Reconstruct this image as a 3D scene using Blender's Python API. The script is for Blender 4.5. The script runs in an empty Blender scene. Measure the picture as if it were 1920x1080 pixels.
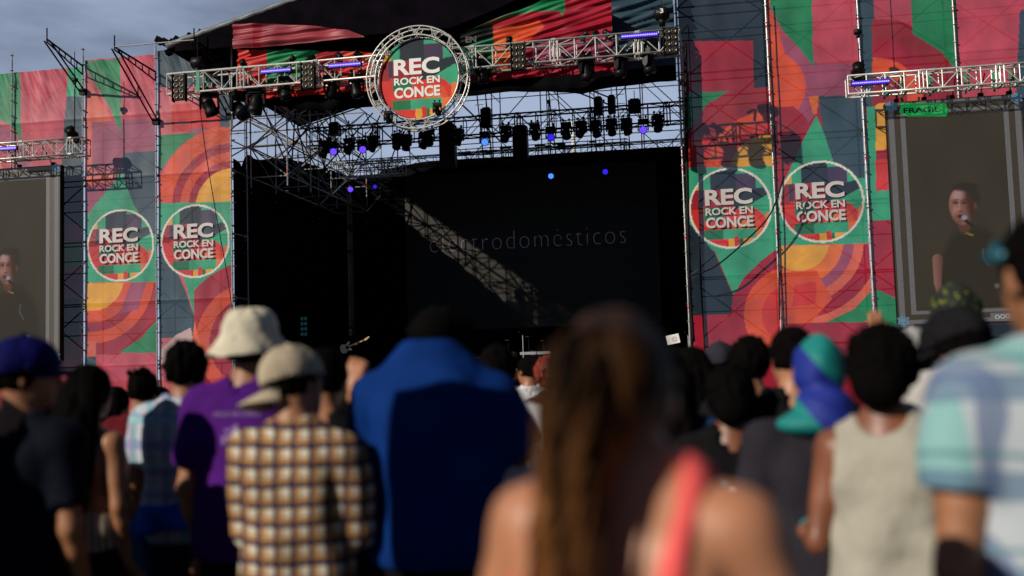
import bpy, bmesh, math, random
import numpy as np
from mathutils import Vector, Matrix
random.seed(7)
rng = np.random.default_rng(11)
SC = bpy.context.scene
C = SC.collection

# ------------------------------------------------------------------ camera
FPX = 2000.0                       # focal length in pixels of the 1920 px wide photograph
CAM = Vector((0, 0, 1.6))
RC = (Matrix.Rotation(math.radians(10), 3, 'Z') @ Matrix.Rotation(math.radians(94.3), 3, 'X')
      @ Matrix.Rotation(math.radians(-1.72), 3, 'Z'))
cd = bpy.data.cameras.new('camera')
cam = bpy.data.objects.new('camera', cd)
C.objects.link(cam)
cam.matrix_world = Matrix.Translation(CAM) @ RC.to_4x4()
cd.sensor_width = 36.0
cd.lens = 36.0 * FPX / 1920
cd.clip_start = 0.05
cd.clip_end = 3000
cd.dof.use_dof = True
cd.dof.focus_distance = 30.0
cd.dof.aperture_fstop = 1.25
SC.camera = cam

# ------------------------------------------------------------------ sun, sky, exposure
SUN = Vector((0.94, 1.0, -0.70)).normalized()      # the way the light travels
sl = bpy.data.lights.new('sun', 'SUN')
sl.energy = 5.0
sl.angle = math.radians(0.5)
sl.color = (1.0, 0.90, 0.76)
so = bpy.data.objects.new('sun', sl)
C.objects.link(so)
so.rotation_euler = SUN.to_track_quat('-Z', 'Y').to_euler()
w = bpy.data.worlds.new('World')
SC.world = w
w.use_nodes = True
nt = w.node_tree
nt.nodes.clear()
wo = nt.nodes.new('ShaderNodeOutputWorld')
bg = nt.nodes.new('ShaderNodeBackground')
sky = nt.nodes.new('ShaderNodeTexSky')
sky.sky_type = 'NISHITA'
sky.sun_disc = False
sky.sun_elevation = math.radians(27)
sky.sun_rotation = math.atan2(-SUN.x, -SUN.y)
sky.air_density = 0.35
sky.dust_density = 0.0
tc = nt.nodes.new('ShaderNodeTexCoord')
mp = nt.nodes.new('ShaderNodeMapping')
mp.inputs['Scale'].default_value = (1.0, 1.6, 4.5)
mp.inputs['Rotation'].default_value = (0.2, 0.25, 0.3)
nz = nt.nodes.new('ShaderNodeTexNoise')
nz.inputs['Scale'].default_value = 2.2
nz.inputs['Detail'].default_value = 7
nz.inputs['Roughness'].default_value = 0.52
cr = nt.nodes.new('ShaderNodeValToRGB')
cr.color_ramp.elements[0].position = 0.20
cr.color_ramp.elements[1].position = 0.56
mx = nt.nodes.new('ShaderNodeMix')
mx.data_type = 'RGBA'
mf = nt.nodes.new('ShaderNodeMath')
mf.operation = 'MULTIPLY'
mf.inputs[1].default_value = 0.8
mx.inputs['B'].default_value = (10.8, 13.0, 17.6, 1)      # thin high cloud over the stage side of the sky
sx = nt.nodes.new('ShaderNodeVectorMath')
sx.operation = 'DOT_PRODUCT'
sx.inputs[1].default_value = Vector((-0.17, 0.93, 0.32)).normalized()   # a bright cloud bank beyond the stage
ms = nt.nodes.new('ShaderNodeMapRange')
ms.inputs['From Min'].default_value = 0.74
ms.inputs['From Max'].default_value = 0.90
mu = nt.nodes.new('ShaderNodeMath')
mu.operation = 'MULTIPLY'
L = nt.links.new
L(tc.outputs['Generated'], mp.inputs['Vector'])
L(mp.outputs['Vector'], nz.inputs['Vector'])
L(nz.outputs['Fac'], cr.inputs['Fac'])
L(cr.outputs['Color'], mf.inputs[0])
L(tc.outputs['Generated'], sx.inputs[0])
L(sx.outputs['Value'], ms.inputs['Value'])
L(mf.outputs[0], mu.inputs[0])
L(ms.outputs['Result'], mu.inputs[1])
L(mu.outputs[0], mx.inputs['Factor'])
L(sky.outputs['Color'], mx.inputs['A'])
L(mx.outputs['Result'], bg.inputs['Color'])
L(bg.outputs['Background'], wo.inputs['Surface'])
bg.inputs['Strength'].default_value = 0.05
SC.view_settings.view_transform = 'Standard'
SC.view_settings.look = 'None'
SC.view_settings.exposure = -0.22
SC.view_settings.gamma = 1.0

# ------------------------------------------------------------------ helpers
def ray(px, py):
    return RC @ Vector(((px - 960) / FPX, -(py - 540) / FPX, -1))
def P(px, py, Y):                     # the point of plane Y=const seen at a pixel
    d = ray(px, py)
    return CAM + d * (Y / d.y)
def D(px, py, dist):                  # the point at a view depth
    return CAM + ray(px, py) * dist
def lin(c):
    return tuple((x / 255 / 12.92) if x <= 10 else ((x / 255 + 0.055) / 1.055) ** 2.4 for x in c)

def mat(name, col, rough=0.6, metal=0.0, emit=None, es=1.0, nscale=None, namt=0.25, bump=0.0, spec=0.5, bscale=None):
    m = bpy.data.materials.new(name)
    m.use_nodes = True
    t = m.node_tree
    b = t.nodes['Principled BSDF']
    b.inputs['Base Color'].default_value = (*col, 1)
    b.inputs['Roughness'].default_value = rough
    b.inputs['Metallic'].default_value = metal
    b.inputs['Specular IOR Level'].default_value = spec
    if emit:
        b.inputs['Emission Color'].default_value = (*emit, 1)
        b.inputs['Emission Strength'].default_value = es
    if nscale:
        c = t.nodes.new('ShaderNodeTexCoord')
        n = t.nodes.new('ShaderNodeTexNoise')
        n.inputs['Scale'].default_value = nscale
        n.inputs['Detail'].default_value = 5
        t.links.new(c.outputs['Object'], n.inputs['Vector'])
        r = t.nodes.new('ShaderNodeMapRange')
        r.inputs['From Min'].default_value = 0.3
        r.inputs['From Max'].default_value = 0.7
        r.inputs['To Min'].default_value = 1 - namt
        r.inputs['To Max'].default_value = 1 + namt
        t.links.new(n.outputs['Fac'], r.inputs['Value'])
        v = t.nodes.new('ShaderNodeVectorMath')
        v.operation = 'SCALE'
        v.inputs[0].default_value = col
        t.links.new(r.outputs['Result'], v.inputs['Scale'])
        t.links.new(v.outputs['Vector'], b.inputs['Base Color'])
        if bump:
            n2 = t.nodes.new('ShaderNodeTexNoise')
            n2.inputs['Scale'].default_value = bscale or nscale * 2
            n2.inputs['Detail'].default_value = 4
            t.links.new(c.outputs['Object'], n2.inputs['Vector'])
            bp = t.nodes.new('ShaderNodeBump')
            bp.inputs['Strength'].default_value = bump
            bp.inputs['Distance'].default_value = 0.02
            t.links.new(n2.outputs['Fac'], bp.inputs['Height'])
            t.links.new(bp.outputs['Normal'], b.inputs['Normal'])
    return m

def fabric_mat(name, see=0.055, trans=0.15):
    """printed mesh fabric: print colour from the vertices, a bit see-through"""
    m = bpy.data.materials.new(name)
    m.use_nodes = True
    t = m.node_tree
    b = t.nodes['Principled BSDF']
    o = t.nodes['Material Output']
    a = t.nodes.new('ShaderNodeAttribute')
    a.attribute_name = 'print'
    c = t.nodes.new('ShaderNodeTexCoord')
    n = t.nodes.new('ShaderNodeTexNoise')
    n.inputs['Scale'].default_value = 1.3
    n.inputs['Detail'].default_value = 6
    t.links.new(c.outputs['Object'], n.inputs['Vector'])
    r = t.nodes.new('ShaderNodeMapRange')
    r.inputs['From Min'].default_value = 0.3
    r.inputs['From Max'].default_value = 0.7
    r.inputs['To Min'].default_value = 0.70
    r.inputs['To Max'].default_value = 1.16
    t.links.new(n.outputs['Fac'], r.inputs['Value'])
    v = t.nodes.new('ShaderNodeVectorMath')
    v.operation = 'SCALE'
    t.links.new(a.outputs['Color'], v.inputs[0])
    t.links.new(r.outputs['Result'], v.inputs['Scale'])
    t.links.new(v.outputs['Vector'], b.inputs['Base Color'])
    b.inputs['Roughness'].default_value = 0.45
    b.inputs['Specular IOR Level'].default_value = 0.25
    tr = t.nodes.new('ShaderNodeBsdfTransparent')
    tl = t.nodes.new('ShaderNodeBsdfTranslucent')
    t.links.new(v.outputs['Vector'], tl.inputs['Color'])
    m1 = t.nodes.new('ShaderNodeMixShader')
    m1.inputs[0].default_value = trans
    m2 = t.nodes.new('ShaderNodeMixShader')
    m2.inputs[0].default_value = see
    t.links.new(b.outputs[0], m1.inputs[1])
    t.links.new(tl.outputs[0], m1.inputs[2])
    t.links.new(m1.outputs[0], m2.inputs[1])
    t.links.new(tr.outputs[0], m2.inputs[2])
    t.links.new(m2.outputs[0], o.inputs['Surface'])
    return m

def tag(o, label=None, cat=None, group=None, kind=None):
    if label: o['label'] = label
    if cat: o['category'] = cat
    if group: o['group'] = group
    if kind: o['kind'] = kind
    return o
def empty(name, loc=(0, 0, 0), rz=0.0, label=None, cat=None, group=None, scale=1.0):
    o = bpy.data.objects.new(name, None)
    o.empty_display_size = 0.1
    C.objects.link(o)
    o.location = loc
    o.rotation_euler = (0, 0, rz)
    o.scale = (scale,) * 3
    return tag(o, label, cat, group)
def link_mesh(name, verts, faces, m, parent=None, smooth=False):
    me = bpy.data.meshes.new(name)
    me.from_pydata([tuple(v) for v in verts], [], [tuple(f) for f in faces])
    me.update()
    if smooth:
        me.polygons.foreach_set('use_smooth', [True] * len(me.polygons))
    if m: me.materials.append(m)
    o = bpy.data.objects.new(name, me)
    C.objects.link(o)
    if parent: o.parent = parent
    return o
def copy_tree(o, parent=None):
    c = o.copy()
    C.objects.link(c)
    if parent: c.parent = parent
    for ch in list(o.children):
        copy_tree(ch, c)
    return c
ORD = ['first', 'second', 'third', 'fourth', 'fifth', 'sixth', 'seventh', 'eighth', 'ninth', 'tenth', 'eleventh',
       'twelfth', 'thirteenth', 'fourteenth', 'fifteenth', 'sixteenth', 'seventeenth', 'eighteenth']

class MB:
    def __init__(s):
        s.v = []; s.f = []
    def add(s, vs, fs):
        n = len(s.v)
        s.v += [tuple(v) for v in vs]
        s.f += [tuple(i + n for i in f) for f in fs]
        return s
    def frame(s, d):
        d = d.normalized()
        u = d.cross(Vector((0, 0, 1)) if abs(d.z) < 0.9 else Vector((1, 0, 0))).normalized()
        return d, u, d.cross(u)
    def tube(s, a, b, r, n=8, r2=None):
        a = Vector(a); b = Vector(b); r2 = r if r2 is None else r2
        d, u, v = s.frame(b - a)
        vs = []
        for c, q in ((a, r), (b, r2)):
            for i in range(n):
                t = 2 * math.pi * i / n
                vs.append(c + (u * math.cos(t) + v * math.sin(t)) * q)
        fs = [(i, (i + 1) % n, n + (i + 1) % n, n + i) for i in range(n)]
        fs += [tuple(range(n - 1, -1, -1)), tuple(range(n, 2 * n))]
        return s.add(vs, fs)
    def path(s, pts, r, n=6):
        for a, b in zip(pts[:-1], pts[1:]): s.tube(a, b, r, n)
        return s
    def box(s, c, sz, rot=None):
        c = Vector(c); vs = []
        for z in (-.5, .5):
            for x, y in ((-.5, -.5), (.5, -.5), (.5, .5), (-.5, .5)):
                p = Vector((x * sz[0], y * sz[1], z * sz[2]))
                if rot: p = rot @ p
                vs.append(c + p)
        return s.add(vs, [(3, 2, 1, 0), (4, 5, 6, 7), (0, 1, 5, 4), (1, 2, 6, 5), (2, 3, 7, 6), (3, 0, 4, 7)])
    def lathe(s, c, prof, n=16, rot=None):      # prof: (radius, height)
        c = Vector(c); vs = []
        for r, h in prof:
            for i in range(n):
                t = 2 * math.pi * i / n
                p = Vector((r * math.cos(t), r * math.sin(t), h))
                if rot: p = rot @ p
                vs.append(c + p)
        fs = []
        for k in range(len(prof) - 1):
            for i in range(n):
                fs.append((k * n + i, k * n + (i + 1) % n, (k + 1) * n + (i + 1) % n, (k + 1) * n + i))
        fs.append(tuple(range(n - 1, -1, -1)))
        fs.append(tuple((len(prof) - 1) * n + i for i in range(n)))
        return s.add(vs, fs)
    def prism(s, pts, th):                      # pts: polygon of 3-D points, th: thickness vector
        n = len(pts); th = Vector(th)
        vs = [Vector(p) for p in pts] + [Vector(p) + th for p in pts]
        fs = [tuple(range(n - 1, -1, -1)), tuple(range(n, 2 * n))]
        fs += [(i, (i + 1) % n, n + (i + 1) % n, n + i) for i in range(n)]
        return s.add(vs, fs)
    def sweep(s, pts, r, n=10):                 # one continuous pipe along a run of points
        vs = []; K = len(pts)
        for i, p in enumerate(pts):
            d = (Vector(pts[min(i + 1, K - 1)]) - Vector(pts[max(i - 1, 0)])).normalized()
            u = d.cross(Vector((0, 1, 0)) if abs(d.y) < .9 else Vector((0, 0, 1))).normalized(); v = d.cross(u)
            vs += [Vector(p) + (u * math.cos(2 * math.pi * k / n) + v * math.sin(2 * math.pi * k / n)) * r for k in range(n)]
        fs = [(i * n + k, i * n + (k + 1) % n, (i + 1) * n + (k + 1) % n, (i + 1) * n + k) for i in range(K - 1) for k in range(n)]
        fs += [tuple(range(n - 1, -1, -1)), tuple((K - 1) * n + k for k in range(n))]
        return s.add(vs, fs)
    def build(s, name, m, parent=None, smooth=False):
        return link_mesh(name, s.v, s.f, m, parent, smooth)

def in_poly(px, pz, poly):
    inside = np.zeros(px.shape, bool)
    n = len(poly)
    for i in range(n):
        x1, z1 = poly[i]; x2, z2 = poly[(i + 1) % n]
        if z1 == z2: continue
        c = ((z1 > pz) != (z2 > pz)) & (px < (x2 - x1) * (pz - z1) / (z2 - z1) + x1)
        inside ^= c
    return inside

# palette of the printed fabric
PAL = {k: lin(c) for k, c in dict(pink=(192, 70, 90), rose=(204, 96, 108), crim=(158, 24, 48), green=(28, 130, 82), teal=(52, 160, 122),
       slate=(50, 74, 88), dslate=(24, 40, 52), or_=(214, 78, 44), orange=(226, 112, 56), yel=(226, 162, 58),
       dred=(150, 32, 42), red=(206, 48, 44), purp=(62, 46, 76), mauve=(156, 74, 104), dgreen=(18, 108, 70),
       black=(10, 10, 12), lgrey=(190, 160, 160), navy=(34, 42, 66), white=(228, 222, 216), rosed=(158, 62, 74), salmon=(214, 98, 78)).items()}

def logo_paint(u, v, col, k=1.0, ring=True):
    """the round festival emblem: colour blocks for points inside the unit disc"""
    r = np.hypot(u, v)
    ins = r < 1
    def pt(mask, c):
        col[mask & ins] = np.array(PAL[c]) * k
    R = lambda a, b, c, d: (u > a) & (u < b) & (v > c) & (v < d)
    pt(r < 2, 'teal')
    pt(R(-1, .2, -.75, .48), 'red')
    pt(R(-1, -.72, .0, .48), 'dred')
    pt(R(-.74, -.63, .05, .48), 'purp')
    pt(R(-.63, .12, .02, .48), 'crim')
    pt(R(-.45, .17, .46, 1.0), 'dslate')
    pt(R(.1, .2, -.05, .6), 'dslate')
    pt(in_poly(u, v, [(.15, .02), (.45, .05), (1.0, .33), (1.0, .5), (.6, .44), (.15, .5)]), 'dslate')
    pt(R(.17, .64, .43, .84), 'purp')
    pt(in_poly(u, v, [(-.95, .48), (-.68, .48), (-.68, .72), (-.8, .62)]), 'yel')
    pt(R(-.64, -.15, -.3, .02), 'dgreen')
    q = np.hypot(u - .38, v + .52)
    pt((q < .52) & (v > -.52) & (u > -.1), 'red')
    pt((q < .36) & (v > -.52) & (u > .05), 'or_')
    pt((q < .2) & (v > -.52), 'orange')
    pt(R(.6, 1, -.9, -.52) | in_poly(u, v, [(.86, -.15), (1, -.2), (1, -.6), (.8, -.55)]), 'orange')
    pt(R(-.66, .6, -.77, -.52), 'teal')
    pt(R(-.66, -.2, -.77, -.52), 'dgreen')
    pt(R(-1, -.08, -1, -.77), 'red')
    pt(R(-.08, .62, -1, -.77), 'yel')
    pt(R(.08, .2, -1, -.72), 'red')
    pt(R(.2, .28, -1, -.77), 'dgreen')
    if ring: pt(r > .95, 'white')

def fnoise(x, z, seed, freqs, amp):
    g = np.random.default_rng(seed)
    o = np.zeros_like(x)
    for fx, fz in freqs:
        a, b = g.uniform(0, 6.28, 2)
        o += np.sin(x * fx + a + 1.7 * np.sin(z * fz * .31 + b)) * np.cos(z * fz + b + 1.3 * np.sin(x * fx * .23 + a))
    return o * amp / max(1, len(freqs))

def cloth(name, x0, x1, z0, z1, Y, paints, m, parent=None, h=0.028, base='pink', relief=None, keep=None, zfun=None, thick=0.0):
    """a hanging printed cloth as a fine grid; paints are polygons / discs / rings in photo pixels projected on plane Y"""
    nx = int((x1 - x0) / h) + 2; nz = int((z1 - z0) / h) + 2
    X, Z = np.meshgrid(np.linspace(x0, x1, nx), np.linspace(z0, z1, nz), indexing='ij')
    if zfun: X, Z = zfun(X, Z)
    col = np.zeros(X.shape + (3,)); col[:] = PAL[base]
    for p in paints:
        k = p[0]
        if k == 'poly':
            col[in_poly(X, Z, [(lambda q: (q.x, q.z))(P(a, b, Y)) for a, b in p[2]])] = PAL[p[1]]
        elif k == 'rings':                       # (kind, centre px, [(radius px, colour)...], clip polygon)
            c = P(*p[1], Y); sc = (P(p[1][0] + 50, p[1][1], Y) - c).length / 50
            r = np.hypot(X - c.x, Z - c.z) / sc
            clip = in_poly(X, Z, [(lambda q: (q.x, q.z))(P(a, b, Y)) for a, b in p[3]]) if p[3] else np.ones(X.shape, bool)
            for rad, cc in p[2]:
                col[(r < rad) & clip] = PAL[cc]
        elif k == 'logo':
            c, rad = p[1], p[2]
            logo_paint((X - c[0]) / rad, (Z - c[1]) / rad, col)
    Yd = np.full(X.shape, Y) + (relief(X, Z) if relief else 0)
    V = np.stack([X, Yd, Z], -1).reshape(-1, 3)
    i, j = np.meshgrid(np.arange(nx - 1), np.arange(nz - 1), indexing='ij')
    q = np.stack([i * nz + j, (i + 1) * nz + j, (i + 1) * nz + j + 1, i * nz + j + 1], -1)
    ok = np.ones(i.shape, bool)
    if keep is not None:
        K = keep(X, Z)
        ok = K[:-1, :-1] & K[1:, :-1] & K[1:, 1:] & K[:-1, 1:]
    q = q[ok]
    me = bpy.data.meshes.new(name)
    me.vertices.add(len(V)); me.vertices.foreach_set('co', V.ravel())
    me.loops.add(q.size); me.loops.foreach_set('vertex_index', q.ravel().astype(np.int32))
    me.polygons.add(len(q)); me.polygons.foreach_set('loop_start', np.arange(0, q.size, 4, dtype=np.int32))
    me.update(calc_edges=True)
    me.polygons.foreach_set('use_smooth', np.ones(len(q), bool))
    at = me.color_attributes.new('print', 'FLOAT_COLOR', 'POINT')
    at.data.foreach_set('color', np.concatenate([col.reshape(-1, 3), np.ones((len(V), 1))], 1).ravel())
    me.materials.append(m)
    me.validate()
    o = bpy.data.objects.new(name, me)
    C.objects.link(o)
    if parent: o.parent = parent
    return o

def text_mesh(name, s, loc, width, height, m, parent=None, bold=0.03, ext=0.004, space=1.0, rot=None, shear=0.0):
    """lettering upright in the XZ plane (facing -Y), scaled to width x height, centred on loc"""
    cu = bpy.data.curves.new(name, 'FONT')
    cu.body = s; cu.offset = bold; cu.extrude = 0.001; cu.space_character = space
    cu.resolution_u = 4
    t = bpy.data.objects.new(name, cu)
    C.objects.link(t)
    dg = bpy.context.evaluated_depsgraph_get()
    me = bpy.data.meshes.new_from_object(t.evaluated_get(dg))
    bpy.data.objects.remove(t)
    n = len(me.vertices)
    co = np.zeros(n * 3); me.vertices.foreach_get('co', co); co = co.reshape(-1, 3)
    lo = co.min(0); hi = co.max(0)
    a = (co[:, 0] - (lo[0] + hi[0]) / 2) / (hi[0] - lo[0]) * width
    b = (co[:, 1] - (lo[1] + hi[1]) / 2) / (hi[1] - lo[1]) * height
    c = np.where(co[:, 2] > 0, -ext, 0.0)
    out = np.stack([a, c, b + shear * a], -1)
    if rot is not None:
        out = out @ np.array(rot.transposed())
    out = out + np.array(loc)
    me.vertices.foreach_set('co', out.ravel())
    me.update()
    me.name = name
    me.materials.clear(); me.materials.append(m)
    o = bpy.data.objects.new(name, me)
    C.objects.link(o)
    if parent: o.parent = parent
    return o

M = dict(
    ground=mat('ground', (.022, .020, .018), .95, nscale=3, namt=.35, bump=.5, bscale=30),
    alu=mat('truss_aluminium', (.60, .60, .58), .38, .35, nscale=6, namt=.12),
    zinc=mat('galvanised_tube', (.40, .41, .42), .42, .55, nscale=9, namt=.25),
    dark=mat('black_steel', (.006, .006, .007), .6, 0, nscale=8, namt=.3, spec=.15),
    blackcloth=mat('black_cloth', (.004, .004, .005), .95, nscale=2, namt=.4, bump=.3, spec=.02),
    blackplastic=mat('black_plastic', (.005, .005, .006), .45, nscale=8, namt=.3, spec=.2),
    tarp=mat('grey_tarpaulin', (.12, .15, .16), .5, nscale=3, namt=.25, bump=.6),
    roof=mat('black_tarpaulin', (.0035, .0025, .005), .9, nscale=2, namt=.4, bump=.3, spec=.03),
    redtape=mat('red_tape', (.6, .03, .02), .5),
    greentape=mat('green_strap', (.02, .25, .14), .6),
    white=mat('white_print', (.78, .77, .75), .55, nscale=4, namt=.06),
    banw=mat('white_banner_print', (.52, .48, .48), .5, nscale=2, namt=.1),
    lensoff=mat('dark_lens', (.02, .02, .03), .12),
    violet=mat('violet_led', (.02, .01, .08), .3, emit=(.10, .04, 1.0), es=2.2),
    cyan=mat('blue_white_led', (.05, .1, .3), .3, emit=(.06, .20, 1.0), es=1.9),
    blue=mat('deep_blue_led', (.01, .01, .1), .3, emit=(.04, .02, 1.0), es=1.0),
    amber=mat('blinder_cell', (.07, .06, .045), .3, .5),
    led=mat('led_wall_face', (.014, .011, .008), .6, nscale=25, namt=.06),
    screen=mat('led_screen_face', (.030, .024, .017), .55, emit=(.045, .036, .024), es=.22, nscale=14, namt=.12),
    frameline=mat('screen_grey_border', (.085, .085, .092), .6, emit=(.12, .12, .14), es=.25, nscale=30, namt=.2),
    steelblue=mat('screen_blue_clamp', (.07, .13, .19), .6, emit=(.1, .2, .3), es=.25, nscale=25, namt=.6),
    tag=mat('screen_green_label', (.01, .16, .04), .6, emit=(.01, .28, .06), es=.7),
    tagtext=mat('screen_label_print', (.02, .08, .04), .6),
)
M['banner'] = fabric_mat('printed_mesh_fabric')
M['banner_solid'] = fabric_mat('printed_fabric', 0.0, 0.12)

# ------------------------------------------------------------------ ground
g = MB()
n = 40
pts = [(-600 + 1200 * i / n, -300 + 1500 * j / n, 0) for i in range(n + 1) for j in range(n + 1)]
fs = [(i * (n + 1) + j, (i + 1) * (n + 1) + j, (i + 1) * (n + 1) + j + 1, i * (n + 1) + j + 1) for i in range(n) for j in range(n)]
tag(g.add(pts, fs).build('ground', M['ground']), kind='structure')
# ================================================================== STAGE
F = 31.0
XL = [-19.31, -16.77, -14.24]
XR = [-0.34, 2.21, 4.74]
LOGO = []

def scaffold(name, xs, ztop, label, depth=1.09, y0=F - 0.08, zs=0.0, dia=True):
    t = empty(name, (0, 0, 0), 0, label, 'scaffold')
    for x in xs:
        for k, y in enumerate((y0, F + depth)):
            zt = ztop + (0.45 if k == 0 else 0)
            s = MB().tube((x, y, zs), (x, y, zt), .024, 8)
            z = .3
            while z < zt:
                s.lathe((x, y, z), [(.05, -.006), (.062, -.004), (.062, .004), (.05, .006)], 8)
                z += .5
            # couplers where the lifts meet
            z = 2.0
            while z < zt:
                s.tube((x, y, z - .1), (x, y, z + .1), .031, 8)
                z += 2.0
            st = s.build('standard', M['zinc'], t)
            if k == 0:
                for z in np.arange(3.15, zt, 2.0):
                    MB().tube((x, y, z), (x, y, z + .07), .028, 8).build('red_tape', M['redtape'], st)
    lg = MB(); br = MB()
    z = 2.05
    while z < ztop:
        for a, b in zip(xs[:-1], xs[1:]):
            lg.tube((a, F + .22, z), (b, F + .22, z), .024, 6)
            lg.tube((a, F + depth, z), (b, F + depth, z), .024, 6)
            lg.tube((a, F + .22, z + 1.0), (b, F + .22, z + 1.0), .02, 6)
            lg.tube((a, F + depth, z - .5), (b, F + depth, z - .5), .02, 6)
        for x in xs: lg.tube((x, y0, z), (x, F + depth, z), .024, 6)
        z += 2.0
    lg.build('ledger', M['zinc'], t)
    z = .05
    k = 0
    while z < ztop - 1:
        for i, (a, b) in enumerate(zip(xs[:-1], xs[1:])):
            if (i + k) % 2: a, b = b, a
            br.tube((a, F + .3, z), (b, F + .3, z + 2.0), .022, 6)
            br.tube((b, F + depth + .05, z), (a, F + depth + .05, z + 2.0), .022, 6)
        z += 2.0; k += 1
    br.build('brace', M['zinc'], t)
    return t

scaffold('scaffold_tower', [-24.4, -21.85] + XL, 11.9, 'galvanised scaffold standing behind the left side banners of the stage')
scaffold('scaffold_tower', XR + [7.3, 9.85], 14.5, 'galvanised scaffold standing behind the right side banners of the stage')

def rel(seed, amp=.02, lifts=2.0, ztop=12.):
    def f(X, Z):
        o = fnoise(X, Z, seed, [(2.1, .7), (3.7, 1.1), (6.1, .9), (9, 1.6)], amp)
        o += .025 * np.abs(np.sin(np.pi * (Z - 2.05) / 2.0)) ** .5 - .02      # drawn in at every lift
        top = np.clip((Z - (ztop - 2.4)) / 2.4, 0, 1)
        o += top * fnoise(X + .5 * Z, Z, seed + 9, [(9, 3), (15, 2), (21, 4), (5, 1)], .045)
        return o
    return f

def banner(x0, x1, z0, z1, paints, label, seed, logo=None, base='pink', keep=None, Y=F):
    t = empty('banner', ((x0 + x1) / 2, Y, 0), 0, label, 'banner', 'printed side banners of the stage')
    pl = list(paints)
    if logo:
        c = P(logo[0], logo[1], Y); r = logo[2]
        pl.append(('logo', (c.x, c.z), r))
    o = cloth('fabric', x0, x1, z0, z1, Y, pl, M['banner'], None, base=base, relief=rel(seed, ztop=z1), keep=keep)
    o.parent = t; o.matrix_parent_inverse = Matrix.Translation(-t.location)
    if logo:
        for s, v, wd, hh, bo in (('REC', .275, 1.14, .40, .035), ('ROCK EN', -.075, 1.14, .185, .03), ('CONCE', -.35, 1.14, .27, .035)):
            l = text_mesh('lettering', s, (c.x - .03 * r, Y - .055, c.z + v * r), wd * r, hh * r, M['banw'], None, bo, .004, 1.0)
            l.parent = t; l.matrix_parent_inverse = Matrix.Translation(-t.location)
    return t

zt = 11.95
# -- left of the left wing, behind the left screen
banner(-24.6, -19.36, .2, 11.75, [
    ('poly', 'green', [(-90, 135), (38, 133), (40, 265), (20, 235), (-90, 180)]),
    ('rings', (-40, 330), [(96, 'mauve'), (70, 'pink'), (45, 'orange')], [(-200, 200), (60, 200), (60, 420), (-200, 420)]),
    ('poly', 'teal', [(128, 118), (160, 116), (160, 182), (125, 180)]),
    ('poly', 'slate', [(125, 180), (160, 182), (160, 420), (112, 420), (118, 260)]),
    ('poly', 'mauve', [(100, 420), (160, 420), (160, 455), (100, 455)]),
    ('poly', 'green', [(100, 455), (160, 455), (160, 500), (100, 505)]),
    ('poly', 'mauve', [(100, 505), (160, 505), (160, 560), (100, 560)]),
    ('poly', 'dslate', [(100, 560), (150, 560), (150, 640), (100, 640)]),
    ('poly', 'dgreen', [(148, 560), (160, 560), (160, 620), (148, 620)]),
    ('poly', 'crim', [(-90, 640), (160, 640), (160, 900), (-90, 900)]),
], 'pink banner with a green corner hanging behind the left video screen', 3)
# -- left wing, outer
banner(XL[0] + .03, XL[1] - .03, .2, zt, [
    ('poly', 'salmon', [(158, 135), (175, 165), (222, 245), (235, 300), (205, 345), (158, 345)]),
    ('poly', 'mauve', [(172, 230), (228, 225), (232, 320), (172, 322)]),
    ('poly', 'green', [(160, 116), (226, 110), (227, 250), (205, 200), (178, 158), (163, 130)]),
    ('poly', 'mauve', [(227, 225), (296, 222), (296, 284), (229, 288)]),
    ('poly', 'slate', [(230, 286), (296, 282), (296, 410), (236, 410)]),
    ('poly', 'mauve', [(163, 350), (205, 344), (204, 372), (180, 400), (163, 400)]),
    ('poly', 'teal', [(228, 316), (236, 345), (252, 388), (296, 410), (296, 532), (158, 532), (158, 410), (185, 375), (212, 345)]),
    ('poly', 'slate', [(255, 388), (296, 400), (296, 440), (270, 440)]),
    ('poly', 'salmon', [(158, 530), (296, 528), (296, 590), (158, 582)]),
    ('rings', (176, 522), [(140, 'crim'), (112, 'or_'), (92, 'crim'), (76, 'or_'), (56, 'yel')], [(158, 531), (296, 529), (296, 665), (158, 665)]),
    ('poly', 'mauve', [(245, 530), (275, 529), (260, 580), (225, 588)]),
    ('poly', 'green', [(296, 598), (296, 662), (222, 661), (262, 636)]),
    ('poly', 'salmon', [(158, 640), (180, 640), (180, 668), (158, 668)]),
    ('poly', 'slate', [(158, 668), (180, 668), (180, 690), (158, 690)]),
], 'tall banner with round emblem, leftmost of the four emblem banners', 5, (226, 460, 1.16))
# -- left wing, inner
banner(XL[1] + .03, XL[2] - .02, .2, 12.05, [
    ('poly', 'slate', [(290, 60), (440, 60), (440, 160), (290, 164)]),
    ('poly', 'slate', [(412, 160), (440, 160), (440, 242), (412, 242)]),
    ('poly', 'red', [(322, 196), (412, 190), (412, 242), (322, 248)]),
    ('rings', (432, 386), [(160, 'mauve'), (146, 'or_'), (112, 'crim'), (96, 'or_'), (80, 'crim'), (66, 'yel')], [(297, 242), (440, 238), (440, 380), (297, 382)]),
    ('poly', 'green', [(296, 253), (374, 249), (340, 270), (300, 318), (296, 318)]),
    ('poly', 'teal', [(296, 381), (440, 378), (440, 520), (410, 540), (366, 598), (345, 520), (296, 470)]),
    ('poly', 'slate', [(296, 440), (330, 505), (348, 545), (366, 598), (360, 634), (296, 634)]),
    ('rings', (470, 640), [(142, 'crim'), (104, 'or_'), (78, 'crim')], [(364, 500), (440, 490), (440, 900), (364, 900)]),
    ('poly', 'orange', [(364, 600), (385, 680), (364, 700)]),
    ('poly', 'lgrey', [(296, 660), (330, 628), (358, 614), (362, 640), (296, 690)]),
], 'tall banner with round emblem beside the left edge of the stage opening', 8, (366, 452, 1.16), base='rose')
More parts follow.
